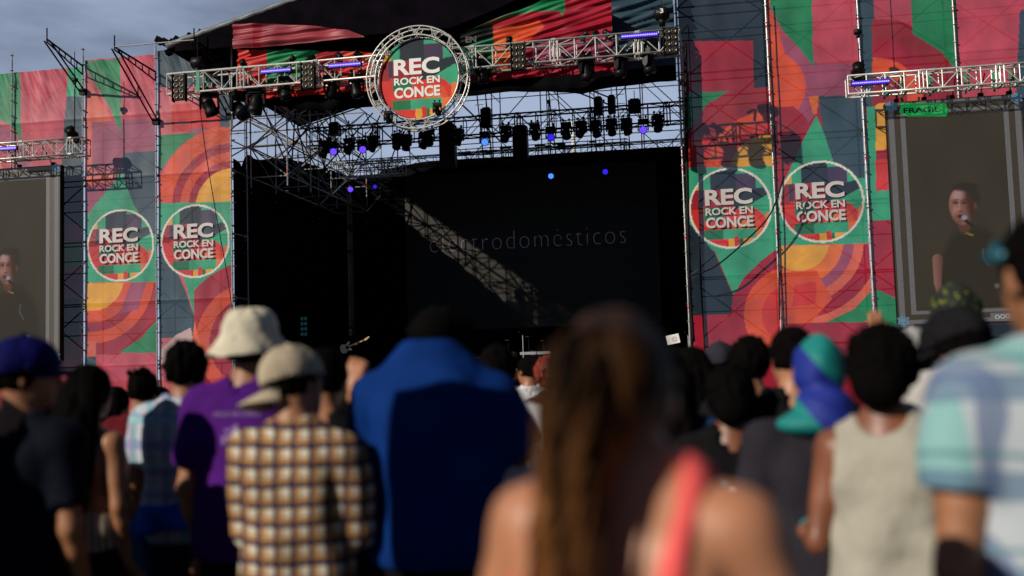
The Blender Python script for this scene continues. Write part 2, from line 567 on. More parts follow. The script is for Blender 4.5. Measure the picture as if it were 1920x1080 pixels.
# -- right wing, inner
banner(XR[0] + .06, XR[1] - .02, .2, 14.4, [
    ('poly', 'dslate', [(1200, -300), (1460, -300), (1460, 76), (1200, 80)]),
    ('poly', 'dslate', [(1411, 70), (1470, 70), (1470, 162), (1413, 164)]),
    ('poly', 'crim', [(1255, 78), (1412, 76), (1413, 172), (1255, 176)]),
    ('rings', (1440, 322), [(162, 'dred'), (118, 'or_'), (96, 'red'), (72, 'yel')], [(1255, 158), (1480, 150), (1480, 310), (1255, 318)]),
    ('poly', 'red', [(1255, 262), (1340, 256), (1322, 315), (1255, 318)]),
    ('poly', 'green', [(1255, 176), (1368, 170), (1325, 196), (1290, 244), (1255, 246)]),
    ('poly', 'teal', [(1255, 316), (1480, 309), (1480, 450), (1425, 490), (1375, 552), (1340, 470), (1255, 440)]),
    ('poly', 'dslate', [(1255, 415), (1292, 418), (1340, 474), (1374, 552), (1371, 590), (1255, 592)]),
    ('rings', (1488, 590), [(118, 'crim'), (94, 'or_'), (60, 'red')], [(1373, 440), (1480, 430), (1480, 800), (1373, 800)]),
    ('poly', 'crim', [(1255, 592), (1371, 589), (1384, 800), (1255, 800)]),
], 'tall banner with round emblem beside the right edge of the stage opening', 12, (1369, 390, 1.17), base='crim')
# -- right wing, outer
banner(XR[1] + .03, XR[2] - .03, .2, 14.4, [
    ('poly', 'pink', [(1430, -300), (1640, -300), (1640, 180), (1430, 180)]),
    ('rings', (1436, 165), [(106, 'mauve'), (74, 'or_')], [(1430, 10), (1540, 10), (1540, 330), (1430, 330)]),
    ('poly', 'or_', [(1436, 10), (1450, 30), (1478, 122), (1440, 124)]),
    ('poly', 'green', [(1442, -300), (1516, -300), (1525, 125), (1500, 92), (1466, 56), (1444, 12)]),
    ('poly', 'mauve', [(1526, 122), (1640, 116), (1640, 182), (1530, 182)]),
    ('rings', (1440, 270), [(86, 'crim'), (60, 'dred')], [(1430, 200), (1540, 200), (1540, 330), (1430, 330)]),
    ('poly', 'orange', [(1516, 180), (1535, 180), (1531, 216), (1524, 212)]),
    ('poly', 'slate', [(1535, 180), (1640, 178), (1640, 360), (1560, 360), (1545, 270)]),
    ('poly', 'teal', [(1531, 216), (1545, 250), (1575, 340), (1640, 330), (1640, 457), (1450, 462), (1450, 380), (1480, 320), (1506, 262)]),
    ('poly', 'slate', [(1546, 250), (1570, 305), (1600, 350), (1605, 280), (1595, 235)]),
    ('poly', 'salmon', [(1450, 460), (1640, 456), (1640, 612), (1450, 616)]),
    ('rings', (1497, 452), [(150, 'crim'), (122, 'salmon'), (104, 'mauve'), (84, 'orange'), (58, 'yel')], [(1450, 461), (1640, 457), (1640, 612), (1450, 616)]),
    ('poly', 'or_', [(1450, 512), (1530, 506), (1560, 560), (1520, 606), (1450, 610)]),
    ('poly', 'red', [(1490, 535), (1530, 528), (1530, 570), (1486, 575)]),
    ('poly', 'green', [(1642, 538), (1642, 602), (1545, 606), (1600, 580)]),
    ('poly', 'crim', [(1450, 608), (1660, 602), (1660, 900), (1450, 900)]),
], 'tall banner with round emblem, rightmost of the four emblem banners', 15, (1540, 378, 1.17), base='crim')
# -- behind the right screen
banner(XR[2] + .03, 10.2, .2, 14.4, [
    ('poly', 'slate', [(1600, -300), (1636, -300), (1640, 200), (1600, 200)]),
    ('rings', (1640, 195), [(170, 'dred'), (128, 'crim'), (92, 'or_'), (62, 'dred')], [(1635, -100), (1760, -100), (1820, 300), (1636, 300)]),
    ('poly', 'green', [(1690, -300), (1785, -300), (1796, 135), (1765, 98), (1712, 64)]),
    ('poly', 'slate', [(1912, 20), (2100, -40), (2100, 300), (1900, 300)]),
    ('poly', 'teal', [(1625, 200), (1642, 200), (1642, 412), (1625, 412)]),
    ('poly', 'yel', [(1642, 195), (1662, 193), (1662, 280), (1642, 282)]),
    ('poly', 'red', [(1642, 300), (1662, 298), (1664, 355), (1644, 355)]),
    ('poly', 'teal', [(1630, 358), (1670, 356), (1670, 413), (1632, 414)]),
    ('poly', 'crim', [(1630, 414), (1690, 412), (1690, 560), (1640, 545)]),
    ('poly', 'green', [(1640, 540), (1700, 570), (1700, 612), (1644, 612)]),
    ('poly', 'dslate', [(1600, 614), (2200, 600), (2200, 900), (1600, 900)]),
], 'red and green banner hanging behind the right video screen', 21)

# ------------------------------------------------------------------ trusses
def truss(name, A, B, wy, hz, bay, label, m, r=.025, group=None, braces='diag', lr=.011):
    A = Vector(A); B = Vector(B)
    t = empty(name, (A + B) / 2, 0, label, 'truss', group)
    A, B = A - t.location, B - t.location
    d = (B - A).normalized()
    offs = [Vector((0, -wy / 2, -hz / 2)), Vector((0, wy / 2, -hz / 2)), Vector((0, -wy / 2, hz / 2)), Vector((0, wy / 2, hz / 2))]
    for o in offs:
        MB().tube(A + o, B + o, r, 8).build('chord', m, t, True)
    n = max(1, round((B - A).length / bay))
    L_ = MB()
    for k in range(n + 1):
        c = A.lerp(B, k / n)
        for a, b in ((0, 1), (2, 3), (0, 2), (1, 3)):
            L_.tube(c + offs[a], c + offs[b], lr * 1.25, 6)
        if k < n:
            e = A.lerp(B, (k + 1) / n)
            for a, b in ((0, 2), (1, 3), (0, 1), (2, 3)):
                p, q = (a, b) if k % 2 else (b, a)
                L_.tube(c + offs[p], e + offs[q], lr, 6)
        if k % 4 == 0 and 0 < k < n:        # section joints
            for o in offs: L_.tube(c + o - d * .06, c + o + d * .06, r * 1.5, 8)
            for a, b in ((0, 2), (1, 3)):
                L_.tube(c + offs[a] + d * .1, c + offs[b] + d * .1, lr * 1.6, 6)
                L_.tube(c + offs[a] - d * .1, c + offs[b] - d * .1, lr * 1.6, 6)
    L_.build('lacing', m, t)
    return t

front = truss('front_truss', (-14.7, 28, 9.97), (-.22, 28, 10.05), .52, .58, .55,
              'long silver box truss across the front of the stage opening, behind the round sign', M['alu'], .03, lr=.014)
lt = P(162, 275, 29.9); rt = P(1588, 163, 29.8)
truss('side_truss', (-24.0, 29.9, lt.z), (lt.x, 29.9, lt.z), .45, .5, .42, 'silver box truss above the left video screen', M['alu'], .027, lr=.013)
truss('side_truss', (rt.x, 29.8, rt.z), (10.0, 29.8, rt.z), .45, .5, .5, 'silver box truss above the right video screen', M['alu'], .027, lr=.013)
# green straps round the right truss and cable along it
for k, px in enumerate((1667, 1700, 1755, 1825, 1880, 1912)):
    c = P(px, 150, 29.55)
    s = MB()
    if True:
        s.box((c.x, 30.385, rt.z), (.055, .012, .58)).box((c.x, 30.065, rt.z), (.055, .012, .58))
        s.box((c.x, 29.8, rt.z + .285), (.055, .53, .012)).box((c.x, 29.8, rt.z - .285), (.055, .53, .012))
    tag(s.build('lifting_strap', M['greentape']), f'green strap looped round the right screen truss, {ORD[k]} strap from its left end', 'strap', 'green straps on the right truss')
for px, y, z in ((346, 28, 9.97),):
    c = P(px, 150, 28)
    s = MB().box((c.x + .55, 27.72, 9.97), (.1, .02, .62)).box((c.x + .55, 28.28, 9.97), (.1, .02, .62)).box((c.x + .55, 28, 10.28), (.1, .56, .02))
    tag(s.build('lifting_strap', M['greentape']), 'teal strap looped round the left end of the front truss', 'strap')

# rear lighting trusses (dark against the sky)
def P3(px, py, Y): return P(px, py, Y)
a = P3(585, 262, 35); b = P3(1268, 205, 35)
zz = (P3(900, 238, 35).z)
truss('rear_truss', (-13.2, 35, zz), (-.2, 35, zz), .52, .62, .62, 'dark box truss hanging in the sky gap above the row of moving lights', M['dark'], .03, lr=.014)
truss('rear_truss', (-14.4, 41.2, P3(900, 300, 41.2).z + .1), (-.2, 41.2, P3(900, 300, 41.2).z + .1), .5, .35, .6, 'thin dark truss along the top of the back wall', M['dark'], .022, lr=.01)
zz2 = P3(690, 318, 36).z
truss('short_truss', (P3(640, 318, 36).x, 36, zz2), (P3(758, 318, 36).x, 36, zz2), .45, .5, .42, 'short silver truss hanging low at the back left of the stage', M['alu'], .026, lr=.013)

# ------------------------------------------------------------------ round sign
def ring_truss():
    c0 = P(784, 147, 27.45)
    t = empty('circular_truss', c0, 0, 'silver circular truss ring around the round festival sign', 'truss')
    R1, R2, dy = 1.40, 1.16, .30
    N = 96
    for R_, y in ((R1, -dy / 2), (R1, dy / 2), (R2, -dy / 2), (R2, dy / 2)):
        s = MB()
        pts = [Vector((R_ * math.cos(2 * math.pi * k / N), y, R_ * math.sin(2 * math.pi * k / N))) for k in range(N + 1)]
        s.sweep(pts, .022, 8)
        s.build('chord', M['alu'], t, True)
    s = MB(); n = 30
    q = lambda R_, y, k: Vector((R_ * math.cos(2 * math.pi * k / n), y, R_ * math.sin(2 * math.pi * k / n)))
    for k in range(n):
        for y in (-dy / 2, dy / 2):
            s.tube(q(R1, y, k), q(R2, y, k + (.5 if k % 2 else -.5)), .01, 6)
            s.tube(q(R1, y, k), q(R2, y, k + (1.0 if k % 2 else -1.0)), .008, 6)
        s.tube(q(R1, -dy / 2, k), q(R1, dy / 2, k + .5), .009, 6)
        s.tube(q(R2, -dy / 2, k), q(R2, dy / 2, k + .5), .009, 6)
        if k % 9 == 4:
            for R_, y in ((R1, -dy / 2), (R1, dy / 2), (R2, -dy / 2), (R2, dy / 2)):
                s.tube(q(R_, y, k - .25), q(R_, y, k + .25), .036, 8)
    s.build('lacing', M['alu'], t)
    # sign disc
    sg = empty('round_sign', c0, 0, 'round festival sign REC ROCK EN CONCE hanging in the middle of the front truss', 'sign')
    Rd = 1.10; nr, na = 46, 220
    rr = np.linspace(0.0001, 1, nr)[:, None]; th = np.linspace(0, 2 * np.pi, na, endpoint=False)[None]
    U = rr * np.cos(th); V = rr * np.sin(th)
    col = np.zeros(U.shape + (3,))
    logo_paint(U * .999, V * .999, col, ring=False)
    V3 = np.stack([U * Rd, np.full(U.shape, -.02), V * Rd], -1).reshape(-1, 3)
    fs = [(i * na + j, i * na + (j + 1) % na, (i + 1) * na + (j + 1) % na, (i + 1) * na + j) for i in range(nr - 1) for j in range(na)]
    fs.append(tuple(range(na - 1, -1, -1)))
    fs = [tuple(f) for f in fs]
    o = link_mesh('sign_face', V3, fs, M['banner_solid'], sg)
    at = o.data.color_attributes.new('print', 'FLOAT_COLOR', 'POINT')
    at.data.foreach_set('color', np.concatenate([col.reshape(-1, 3) * 1.15, np.ones((len(V3), 1))], 1).ravel())
    MB().lathe((0, -.012, 0), [(Rd + .01, 0), (Rd + .01, .05)], 96, Matrix.Rotation(-math.pi / 2, 3, 'X')).build('backing_board', M['dark'], sg)
    for s_, v, wd, hh, bo in (('REC', .30, 1.16, .41, .035), ('ROCK EN', -.055, 1.16, .185, .03), ('CONCE', -.34, 1.16, .27, .035)):
        text_mesh('lettering', s_, (-.03, -.026, v * Rd), wd * Rd, hh * Rd, M['white'], sg, bo, .006)
    cl = MB()
    for k in range(8):
        a = 2 * math.pi * (k + .5) / 8
        cl.tube((Rd * math.cos(a), 0, Rd * math.sin(a)), (R2 * math.cos(a), 0, R2 * math.sin(a)), .012, 6)
    cl.build('fixing_wire', M['dark'], sg)
ring_truss()

# ------------------------------------------------------------------ stage lights
def moving_head(scale=1.0, lens='off'):
    t = empty('moving_head_light', (0, 0, 0), 0, None, 'stage light', None, scale)
    MB().box((0, 0, -.06), (.36, .27, .11)).box((0, 0, -.13), (.30, .22, .04)).build('base', M['blackplastic'], t)
    for sx in (-.11, .11):
        MB().tube((sx, 0, 0), (sx, 0, .09), .02, 6).lathe((sx, 0, .1), [(.045, -.02), (.045, .02)], 8, Matrix.Rotation(math.pi / 2, 3, 'X')).build('hook_clamp', M['dark'], t)
    y = MB()
    for sx in (-1, 1):
        y.prism([(sx * .155, -.07, -.14), (sx * .155, .07, -.14), (sx * .165, .06, -.38), (sx * .165, .02, -.44), (sx * .165, -.02, -.44), (sx * .165, -.06, -.38)], (sx * .04, 0, 0))
    y.box((0, 0, -.16), (.34, .14, .05))
    y.build('yoke', M['blackplastic'], t)
    # the head is a mesh of its own with its lens as a sub-part
    hm = MB().lathe((0, 0, 0), [(.07, -.20), (.115, -.16), (.13, -.06), (.13, .05), (.15, .08), (.155, .19), (.135, .2)], 18)
    for k in range(5): hm.lathe((0, 0, -.12 + k * .03), [(.125, -.004), (.138, 0), (.125, .004)], 18)
    hd = hm.build('lamp_head', M['blackplastic'], t, True)
    hd.location = (0, 0, -.38)
    lm = M['lensoff'] if lens == 'off' else M[lens]
    ln = MB().lathe((0, 0, .2), [(.125, -.01), (.125, .004), (.08, .016), (.001, .022)], 18)
    ln.build('lens', lm, hd, True)
    return t
LP = {k: moving_head(1.0, k) for k in ('off', 'violet', 'cyan', 'blue')}
used = set()
def place_light(kind, px, py, Y, scale, aim, label, rz=0.0, group=None, top=None):
    src = LP[kind]
    o = src if kind not in used else copy_tree(src)
    used.add(kind)
    c = P(px, py, Y)
    o.location = (c.x, Y, c.z + .38 * scale)
    o.rotation_euler = (0, 0, rz)
    o.scale = (scale,) * 3
    tag(o, label, 'stage light', group)
    for ch in o.children:
        if ch.name.startswith('lamp_head'):
            v = Vector(aim)
            v = Matrix.Rotation(-rz, 3, 'Z') @ v
            ch.rotation_euler = v.to_track_quat('Z', 'Y').to_euler()
    return o
GF = 'large moving lights under the front truss'
for k, (px, py, aim, rz) in enumerate([(393, 200, (.35, .3, -1), .3), (449, 206, (.7, -.4, -.7), .9), (480, 196, (-.1, -.2, -1), .1)]):
    place_light('off', px, py, 28, 1.35, aim, ['big black moving light hanging in front of the left red banner under the truss',
                'black moving light beside the left scaffold pole with its head tipped right', 'black moving light just right of the left scaffold pole, head straight down'][k], rz, GF)
for k, (px, py, aim) in enumerate([(535, 172, (.2, -.2, -1)), (622, 170, (-.2, -.1, -1)), (668, 168, (.2, .1, -1)), (905, 140, (0, .1, -1)), (1100, 135, (.1, 0, -1)), (1165, 128, (-.2, 0, -1)), (1216, 122, (.2, 0, -1))]):
    place_light('off', px, py, 28, 1.1, aim, f'{ORD[k]} small black moving light from the left under the front truss', .2 * k, 'small moving lights under the front truss')
# row under the rear truss
row = [(608, 285, 'off'), (625, 284, 'violet'), (655, 279, 'off'), (680, 280, 'violet'), (700, 274, 'off'), (745, 270, 'off'), (762, 272, 'off'), (795, 268, 'off'),
       (805, 262, 'off'), (860, 262, 'off'), (909, 266, 'cyan'), (949, 256, 'off'), (1003, 252, 'off'), (1033, 257, 'blue'), (1062, 250, 'off'), (1090, 247, 'off'),
       (1118, 246, 'off'), (1147, 243, 'off'), (1175, 242, 'off'), (1206, 243, 'violet'), (1233, 236, 'off')]
no = 0; nl = 0
for k, (px, py, kd) in enumerate(row):
    aim = (random.uniform(-.6, .6), random.uniform(-.9, .1), -1) if kd == 'off' else (-(P(px, py, 35).x) / 35, -1, -.26)
    if kd == 'off':
        no += 1
        lab = f'{ORD[no-1]} unlit black moving light from the left in the rear row'
    else:
        nl += 1
        lab = f'glowing {"violet" if kd == "violet" else "light blue" if kd == "cyan" else "deep blue"} moving light, {ORD[nl-1]} lit one from the left in the rear row'
    place_light(kd, px, py, 35, .95 if kd == 'off' else .9, aim, lab, random.uniform(-.5, .5) if kd == 'off' else 0, 'moving lights in a row under the rear truss')
for kd, px, py, s, lab in (('violet', 657, 355, .75, 'violet glowing light under the short low truss at the back left'),
                     ('blue', 703, 350, .55, 'faint deep blue glowing light right of the violet one at the back left'),
                     ('cyan', 1033, 330, .75, 'bright blue glowing light against the black back wall above the band name'),
                     ('blue', 1135, 322, .75, 'deep blue glowing light against the black back wall, right of the bright one')):
    c = P(px, py, 36.5)
    place_light(kd, px, py, 36.5, s, (-c.x / 36, -1, -.2), lab, 0, 'low lights in the dark of the stage')
# drop bars carrying the two right low lights
for px, lab in ((1033, 'dark vertical pipe holding the bright blue light'), (1135, 'dark vertical pipe holding the deep blue light')):
    c = P(px, 318, 36.5)
    tag(MB().tube((c.x, 36.5, c.z), (c.x, 36.5, c.z + 2.4), .025, 8).box((c.x, 36.5, c.z + 2.4), (.12, .12, .1)).build('drop_pipe', M['dark']), lab, 'pipe')
# uplights clipped on the ring and little spots on top of the trusses
for k, (px, py) in enumerate([(820, 213), (728, 228)]):
    place_light('off', px, py - 4, 27.2, .6, (-.4 if k else -.5, -.2, .9), ['small black spot clamped to the lower right of the ring around the sign', 'small black spot clamped to the lower left of the ring around the sign'][k], 0, 'small spots on the sign ring')
tops = [(457, 121), (546, 115), (582, 113), (636, 108), (672, 106), (955, 79), (1095, 70), (1115, 62), (1140, 66)]
def spot():
    t = empty('small_spotlight')
    MB().lathe((0, 0, .02), [(.05, -.12), (.065, -.1), (.065, .06), (.075, .1)], 12, Matrix.Rotation(1.0, 3, 'X')).build('can', M['blackplastic'], t, True)
    MB().box((-.075, 0, -.03), (.012, .04, .14)).box((.075, 0, -.03), (.012, .04, .14)).box((0, 0, -.1), (.16, .05, .02)).build('bracket', M['dark'], t)
    return t
sp = spot()
for k, (px, py) in enumerate(tops):
    o = sp if k == 0 else copy_tree(sp)
    c = P(px, py, 28)
    o.location = (c.x, 28, 10.42)
    o.scale = (1.25,) * 3
    o.rotation_euler = (0, 0, k * 1.3)
    tag(o, f'small black spot standing on top of the front truss, {ORD[k]} from the left', 'stage light', 'small spots on top of the front truss')
for px, py, Y, z, lab in ((136, 240, 29.9, lt.z + .38, 'small black and white spot on the right end of the left screen truss'), (1608, 130, 29.8, rt.z + .36, 'small spot on the left end of the right screen truss')):
    o = copy_tree(sp); c = P(px, py, Y); o.location = (c.x, Y, z); o.scale = (2.2,) * 3; tag(o, lab, 'stage light', 'small spots on top of the front truss')
    o['group'] = 'spots on the ends of the screen trusses'

def blinder():
    t = empty('blinder_light')
    MB().box((0, 0, 0), (.40, .14, .80)).box((-.215, -.02, 0), (.02, .2, .9)).box((.215, -.02, 0), (.02, .2, .9)).build('housing', M['dark'], t)
    for i in range(2):
        for j in range(4):
            MB().lathe((-.095 + .19 * i, -.072, -.285 + .19 * j), [(.08, 0), (.082, .02), (.06, .012), (.028, -.01), (.02, .012), (.001, .02)], 14,
                       Matrix.Rotation(math.pi / 2, 3, 'X')).build('lamp_cell', M['amber'], t, True)
    return t
bl = blinder()
for k, (px, py, lab) in enumerate([(337, 165, 'black eight cell blinder light at the far left end of the front truss'), (578, 143, 'black eight cell blinder light between the two blue light bars on the front truss'),
                            (972, 107, 'black eight cell blinder light on the front truss right of the round sign'), (1258, 77, 'black eight cell blinder light at the right end of the front truss')]):
    o = bl if k == 0 else copy_tree(bl)
    c = P(px, py, 27.6); o.location = (c.x, 27.6, c.z); o.scale = (.88,) * 3
    tag(o, lab, 'stage light', 'blinder lights on the front truss')

def led_bar():
    t = empty('light_bar')
    MB().box((0, 0, 0), (1.0, .1, .13)).box((-.42, 0, -.08), (.03, .08, .08)).box((.42, 0, -.08), (.03, .08, .08)).build('housing', M['dark'], t)
    s = MB()
    for k in range(20): s.lathe((-.456 + .048 * k, -.052, 0), [(.018, 0), (.02, .008), (.012, .014)], 8, Matrix.Rotation(math.pi / 2, 3, 'X'))
    s.build('diodes', M['cyanv'], t)
    MB().box((0, -.0515, 0), (.97, .003, .11)).build('diffuser', M['violetglow'], t)
    return t
M['cyanv'] = mat('bright_violet_diode', (.1, .1, .4), .3, emit=(.26, .22, 1.0), es=3.4)
M['violetglow'] = mat('violet_glow_cover', (.05, .02, .25), .3, emit=(.04, .012, .62), es=1.0)
lb = led_bar()
for k, (px, py, Y, s, lab) in enumerate([(518, 133, 27.66, .9, 'blue violet light bar on the front truss, leftmost'), (647, 122, 27.66, .95, 'blue violet light bar on the front truss just left of the round sign'),
                             (1199, 67, 27.66, .98, 'blue violet light bar near the right end of the front truss'), (1632, 155, 29.5, 1.0, 'blue violet light bar at the left end of the right screen truss'),
                             (8, 279, 29.6, .9, 'blue violet light bar on the left screen truss')]):
    o = lb if k == 0 else copy_tree(lb)
    c = P(px, py, Y); o.location = (c.x, Y, c.z); o.scale = (s,) * 3
    tag(o, lab, 'light bar', 'blue violet light bars')

# chain hoists
def hoist(px, py, Y, ztop, zbot, lab, s=1.0, num=None):
    c = P(px, py, Y)
    t = empty('chain_hoist', (c.x, Y, c.z), 0, lab, 'hoist', 'chain hoists')
    MB().lathe((0, 0, 0), [(.10 * s, -.2 * s), (.17 * s, -.15 * s), (.18 * s, .1 * s), (.12 * s, .2 * s)], 14, Matrix.Rotation(math.pi / 2, 3, 'Y')).box((0, 0, -.22 * s), (.16 * s, .16 * s, .2 * s)).build('motor', M['blackplastic'], t, True)
    MB().tube((0, 0, .1), (0, 0, ztop - c.z), .012, 6).tube((0, 0, -.3), (0, 0, zbot - c.z), .016, 6).build('chain', M['dark'], t)
    if num:
        text_mesh('number', num, (0, -.2, .02), .09, .13, M['white'], t, .03)
hoist(371, 118, 28, 11.35, 10.3, 'black chain hoist above the left end of the front truss')
hoist(1241, 26, 28, 13.5, 10.35, 'black chain hoist with a white 3 above the right end of the front truss', num='3')
hoist(140, 150, 29.9, 11.9, lt.z + .25, 'small black chain hoist above the left screen truss', .45)
hoist(1608, 60, 29.8, 13.6, rt.z + .3, 'black chain hoist above the left end of the right screen truss', .5)

# ------------------------------------------------------------------ outriggers on the left wing
def bracket(x, lab, Yt=28.5, z1=11.45, zlow=9.75, ztop=11.9):
    t = empty('outrigger_bracket', (x, F, zlow), 0, lab, 'bracket', 'outrigger brackets on the left wing')
    o = Vector((x, F, zlow))
    s = MB()
    a0 = Vector((x, F - .1, ztop - .55)) - o; tip = Vector((x, Yt, z1)) - o
    b0 = a0 + Vector((0, 0, .0)); lo = Vector((0, 0, -.28))
    s.tube(a0, tip, .03, 8).tube(a0 + lo, tip + lo * .3, .024, 8)
    for k in range(6):
        p = a0.lerp(tip, k / 6); q = (a0 + lo).lerp(tip + lo * .3, k / 6)
        s.tube(p, q, .018, 6)
    s.tube(tip - Vector((0, 0, .1)), tip + Vector((0, 0, .35)), .02, 6)
    s.build('arm', M['dark'], t)
    for dx in (-.09, .09):
        MB().tube((dx, -.1, 0), tip + Vector((dx, 0, -.05)), .026, 8).build('strut', M['dark'], t)
    MB().box((0, -.06, 0), (.2, .16, .2)).build('clamp', M['dark'], t)
bracket(-16.77, 'dark outrigger bracket sticking up against the sky above the left wing')
bracket(-14.24, 'dark outrigger bracket beside the roof corner above the left red banner')
bracket(-19.31, 'short dark bracket at the top of the leftmost scaffold pole', 29.0, 12.05, 10.9, 12.3)
tag(MB().tube((-16.77, 28.5, 11.45), (-14.24, 28.5, 11.45), .018, 8).build('tie_pipe', M['zinc']), 'thin pipe joining the tips of the two outrigger brackets', 'pipe')
bx = MB()
c0, c1 = P(410, 68, 29.5), P(434, 100, 29.5)
bx.path([Vector((c0.x, 29.5, c0.z - .25)), Vector((c0.x, 29.5, c0.z)), Vector((c1.x, 29.5, c0.z)), Vector((c1.x, 29.5, 9.0))], .028, 8).tube((c0.x, 29.5, c0.z), (c1.x, 29.5, c0.z - .4), .018, 8)
tag(bx.build('pipe_frame', M['alu']), 'silver pipe gallows beside the top left corner of the stage opening', 'pipe')

# ------------------------------------------------------------------ roof
XM = -7.3; XE = -15.3; XF_ = -3.0; ZR = 13.5; ZE = 11.42; ZF = 12.38
rf = empty('stage_roof', (XM, 34, ZE), 0, 'black tarpaulin roof sloping over the stage with a grey rolled edge', 'roof')
o0 = Vector((XM, 34, ZE))
def slab(x0, z0, x1, z1, y0, y1, th=.05):
    s = MB(); n = 14
    vs = []; fs = []
    for i in range(n + 1):
        for j in range(n + 1):
            x = x0 + (x1 - x0) * i / n; z = z0 + (z1 - z0) * i / n
            sag = -.08 * math.sin(math.pi * 3 * j / n) ** 2 * math.sin(math.pi * i / n)
            vs.append((x, y0 + (y1 - y0) * j / n, z + sag))
    m_ = len(vs)
    vs += [(a, b, c - th) for a, b, c in vs]
    for i in range(n):
        for j in range(n):
            a = i * (n + 1) + j
            fs.append((a, a + n + 1, a + n + 2, a + 1)); fs.append((a + m_, a + 1 + m_, a + n + 2 + m_, a + n + 1 + m_))
    for i in range(n):
        for a, b in ((i, i + 1),):
            fs.append((a, b, b + m_, a + m_)); k = n * (n + 1)
            fs.append((k + a, k + a + m_, k + b + m_, k + b))
            p = i * (n + 1); q = (i + 1) * (n + 1)
            fs.append((p, p + m_, q + m_, q)); fs.append((p + n, q + n, q + n + m_, p + n + m_))
    return s.add([Vector(v) - o0 for v in vs], fs)
slab(XE, ZE + .0, XM, ZR, 28.9, 39.5).build('left_slope', M['roof'], rf)
slab(XF_, ZF, XM, ZR, 28.9, 39.5).build('right_slope', M['roof'], rf)
gb = MB()
gp = [Vector((XE + .3, 28.8, 11.25)), Vector((-6.6, 28.8, 11.25)), Vector((-5.2, 28.8, 11.7)), Vector((-3.9, 28.8, 12.2)), Vector((XF_, 28.8, ZF + .02)), Vector((XM, 28.8, ZR + .02)), Vector((XE + .3, 28.8, ZE + .16))]
gb.prism([p - o0 for p in gp], (0, .06, 0)).build('gable_cloth', M['roof'], rf)
ed = MB()
run = []
for k in range(41):
    u = k / 40
    x = XE + (XM - XE) * u; z = ZE + (ZR - ZE) * u + .04 + .012 * math.sin(k * 2.4)
    p = Vector((x, 28.86 + .02 * math.sin(k * 1.7), z)) - o0
    run.append(p)
ed.sweep(run, .095, 12)
ed.build('rolled_edge', M['tarp'], rf, True)
et = MB()
for y in np.arange(29.2, 39.6, 1.3):       # rafters under the cloth
    et.tube(Vector((XE, y, ZE - .07)) - o0, Vector((XM, y, ZR - .09)) - o0, .03, 6)
    et.tube(Vector((XF_, y, ZE - .07)) - o0, Vector((XM, y, ZR - .09)) - o0, .03, 6)
et.build('rafter', M['dark'], rf)
# bundled cloth and cables on the roof corner
jb = MB()
rr_ = random.Random(4)
for k in range(26):
    c = P(305 + k * 3.4 + rr_.uniform(-4, 4), 88 + rr_.uniform(-8, 12) - k * .5, 29.2)
    jb.box((c.x, 29.2 + rr_.uniform(-.3, .3), c.z), (rr_.uniform(.1, .4), .2, rr_.uniform(.06, .22)), Matrix.Rotation(rr_.uniform(-.8, .8), 3, 'Y'))
tag(jb.build('cable_bundle', M['blackcloth']), 'dark heap of rolled cloth and cables on the left roof corner', 'cables')

# black valance under the truss, wavy lower hem
def hang(name, pts_top, pts_bot, Y, amp, m, lab, cat, kfreq=6, n=140, rows=10):
    """a cloth between an upper and a lower polyline (x,z), with vertical folds"""
    xs = np.linspace(pts_top[0][0], pts_top[-1][0], n)
    zt_ = np.interp(xs, [p[0] for p in pts_top], [p[1] for p in pts_top]); zb_ = np.interp(xs, [p[0] for p in pts_bot], [p[1] for p in pts_bot])
    vs = []; fs = []
    for j in range(rows):
        for i, x in enumerate(xs):
            f = j / (rows - 1)
            vs.append((x, Y + amp * math.sin(x * kfreq + math.sin(x * 1.7) * 2) * (.4 + .6 * f), zt_[i] * (1 - f) + zb_[i] * f))
    for j in range(rows - 1):
        for i in range(n - 1):
            a = j * n + i
            fs.append((a, a + n, a + n + 1, a + 1))
    o = link_mesh(name, vs, fs, m, None, True)
    sm = o.modifiers.new('thickness', 'SOLIDIFY'); sm.thickness = .006
    return tag(o, lab, cat)
def pz(px, py, Y): q = P(px, py, Y); return (q.x, q.z)
hang('black_valance', [(-14.2, 12.0), (-.4, 12.0)],
     [pz(440, 172, 30.7), pz(500, 195, 30.7), pz(580, 208, 30.7), pz(650, 205, 30.7), pz(700, 200, 30.7), pz(860, 182, 30.7), pz(960, 172, 30.7), pz(1040, 172, 30.7), pz(1090, 176, 30.7), pz(1150, 163, 30.7), pz(1275, 150, 30.7)],
     30.7, .04, M['blackcloth'], 'black cloth valance hanging under and behind the front truss', 'curtain')
# side curtain of the left wing: runs back along the side of the stage
sc_ = MB()
ys = np.linspace(31.35, 42.2, 90)
tp = np.interp(ys, [31.3, 32, 32.3, 33.4, 34.5, 36, 37.5, 39, 42.5], [8.5, 8.3, 8.8, 8.8, 9.1, 9.35, 9.5, 9.62, 9.9])
vs = []; fs = []
for i, y in enumerate(ys):
    x = -14.33 + .05 * math.sin(y * 7)
    vs += [(x, y, .05), (x, y, tp[i]), (x - .02, y, .05), (x - .02, y, tp[i])]
for i in range(len(ys) - 1):
    a = i * 4
    fs += [(a, a + 4, a + 5, a + 1), (a + 2, a + 3, a + 7, a + 6), (a + 1, a + 5, a + 7, a + 3)]
tag(sc_.add(vs, fs).build('side_curtain', M['blackcloth']), 'black curtain closing the left side of the stage below the open scaffold', 'curtain')
vs = []; fs = []
for i, y in enumerate(ys):
    x = -.12 + .05 * math.sin(y * 7)
    vs += [(x, y, .05), (x, y, 10.2), (x + .02, y, .05), (x + .02, y, 10.2)]
for i in range(len(ys) - 1):
    a = i * 4
    fs += [(a, a + 4, a + 5, a + 1), (a + 2, a + 3, a + 7, a + 6), (a + 1, a + 5, a + 7, a + 3)]
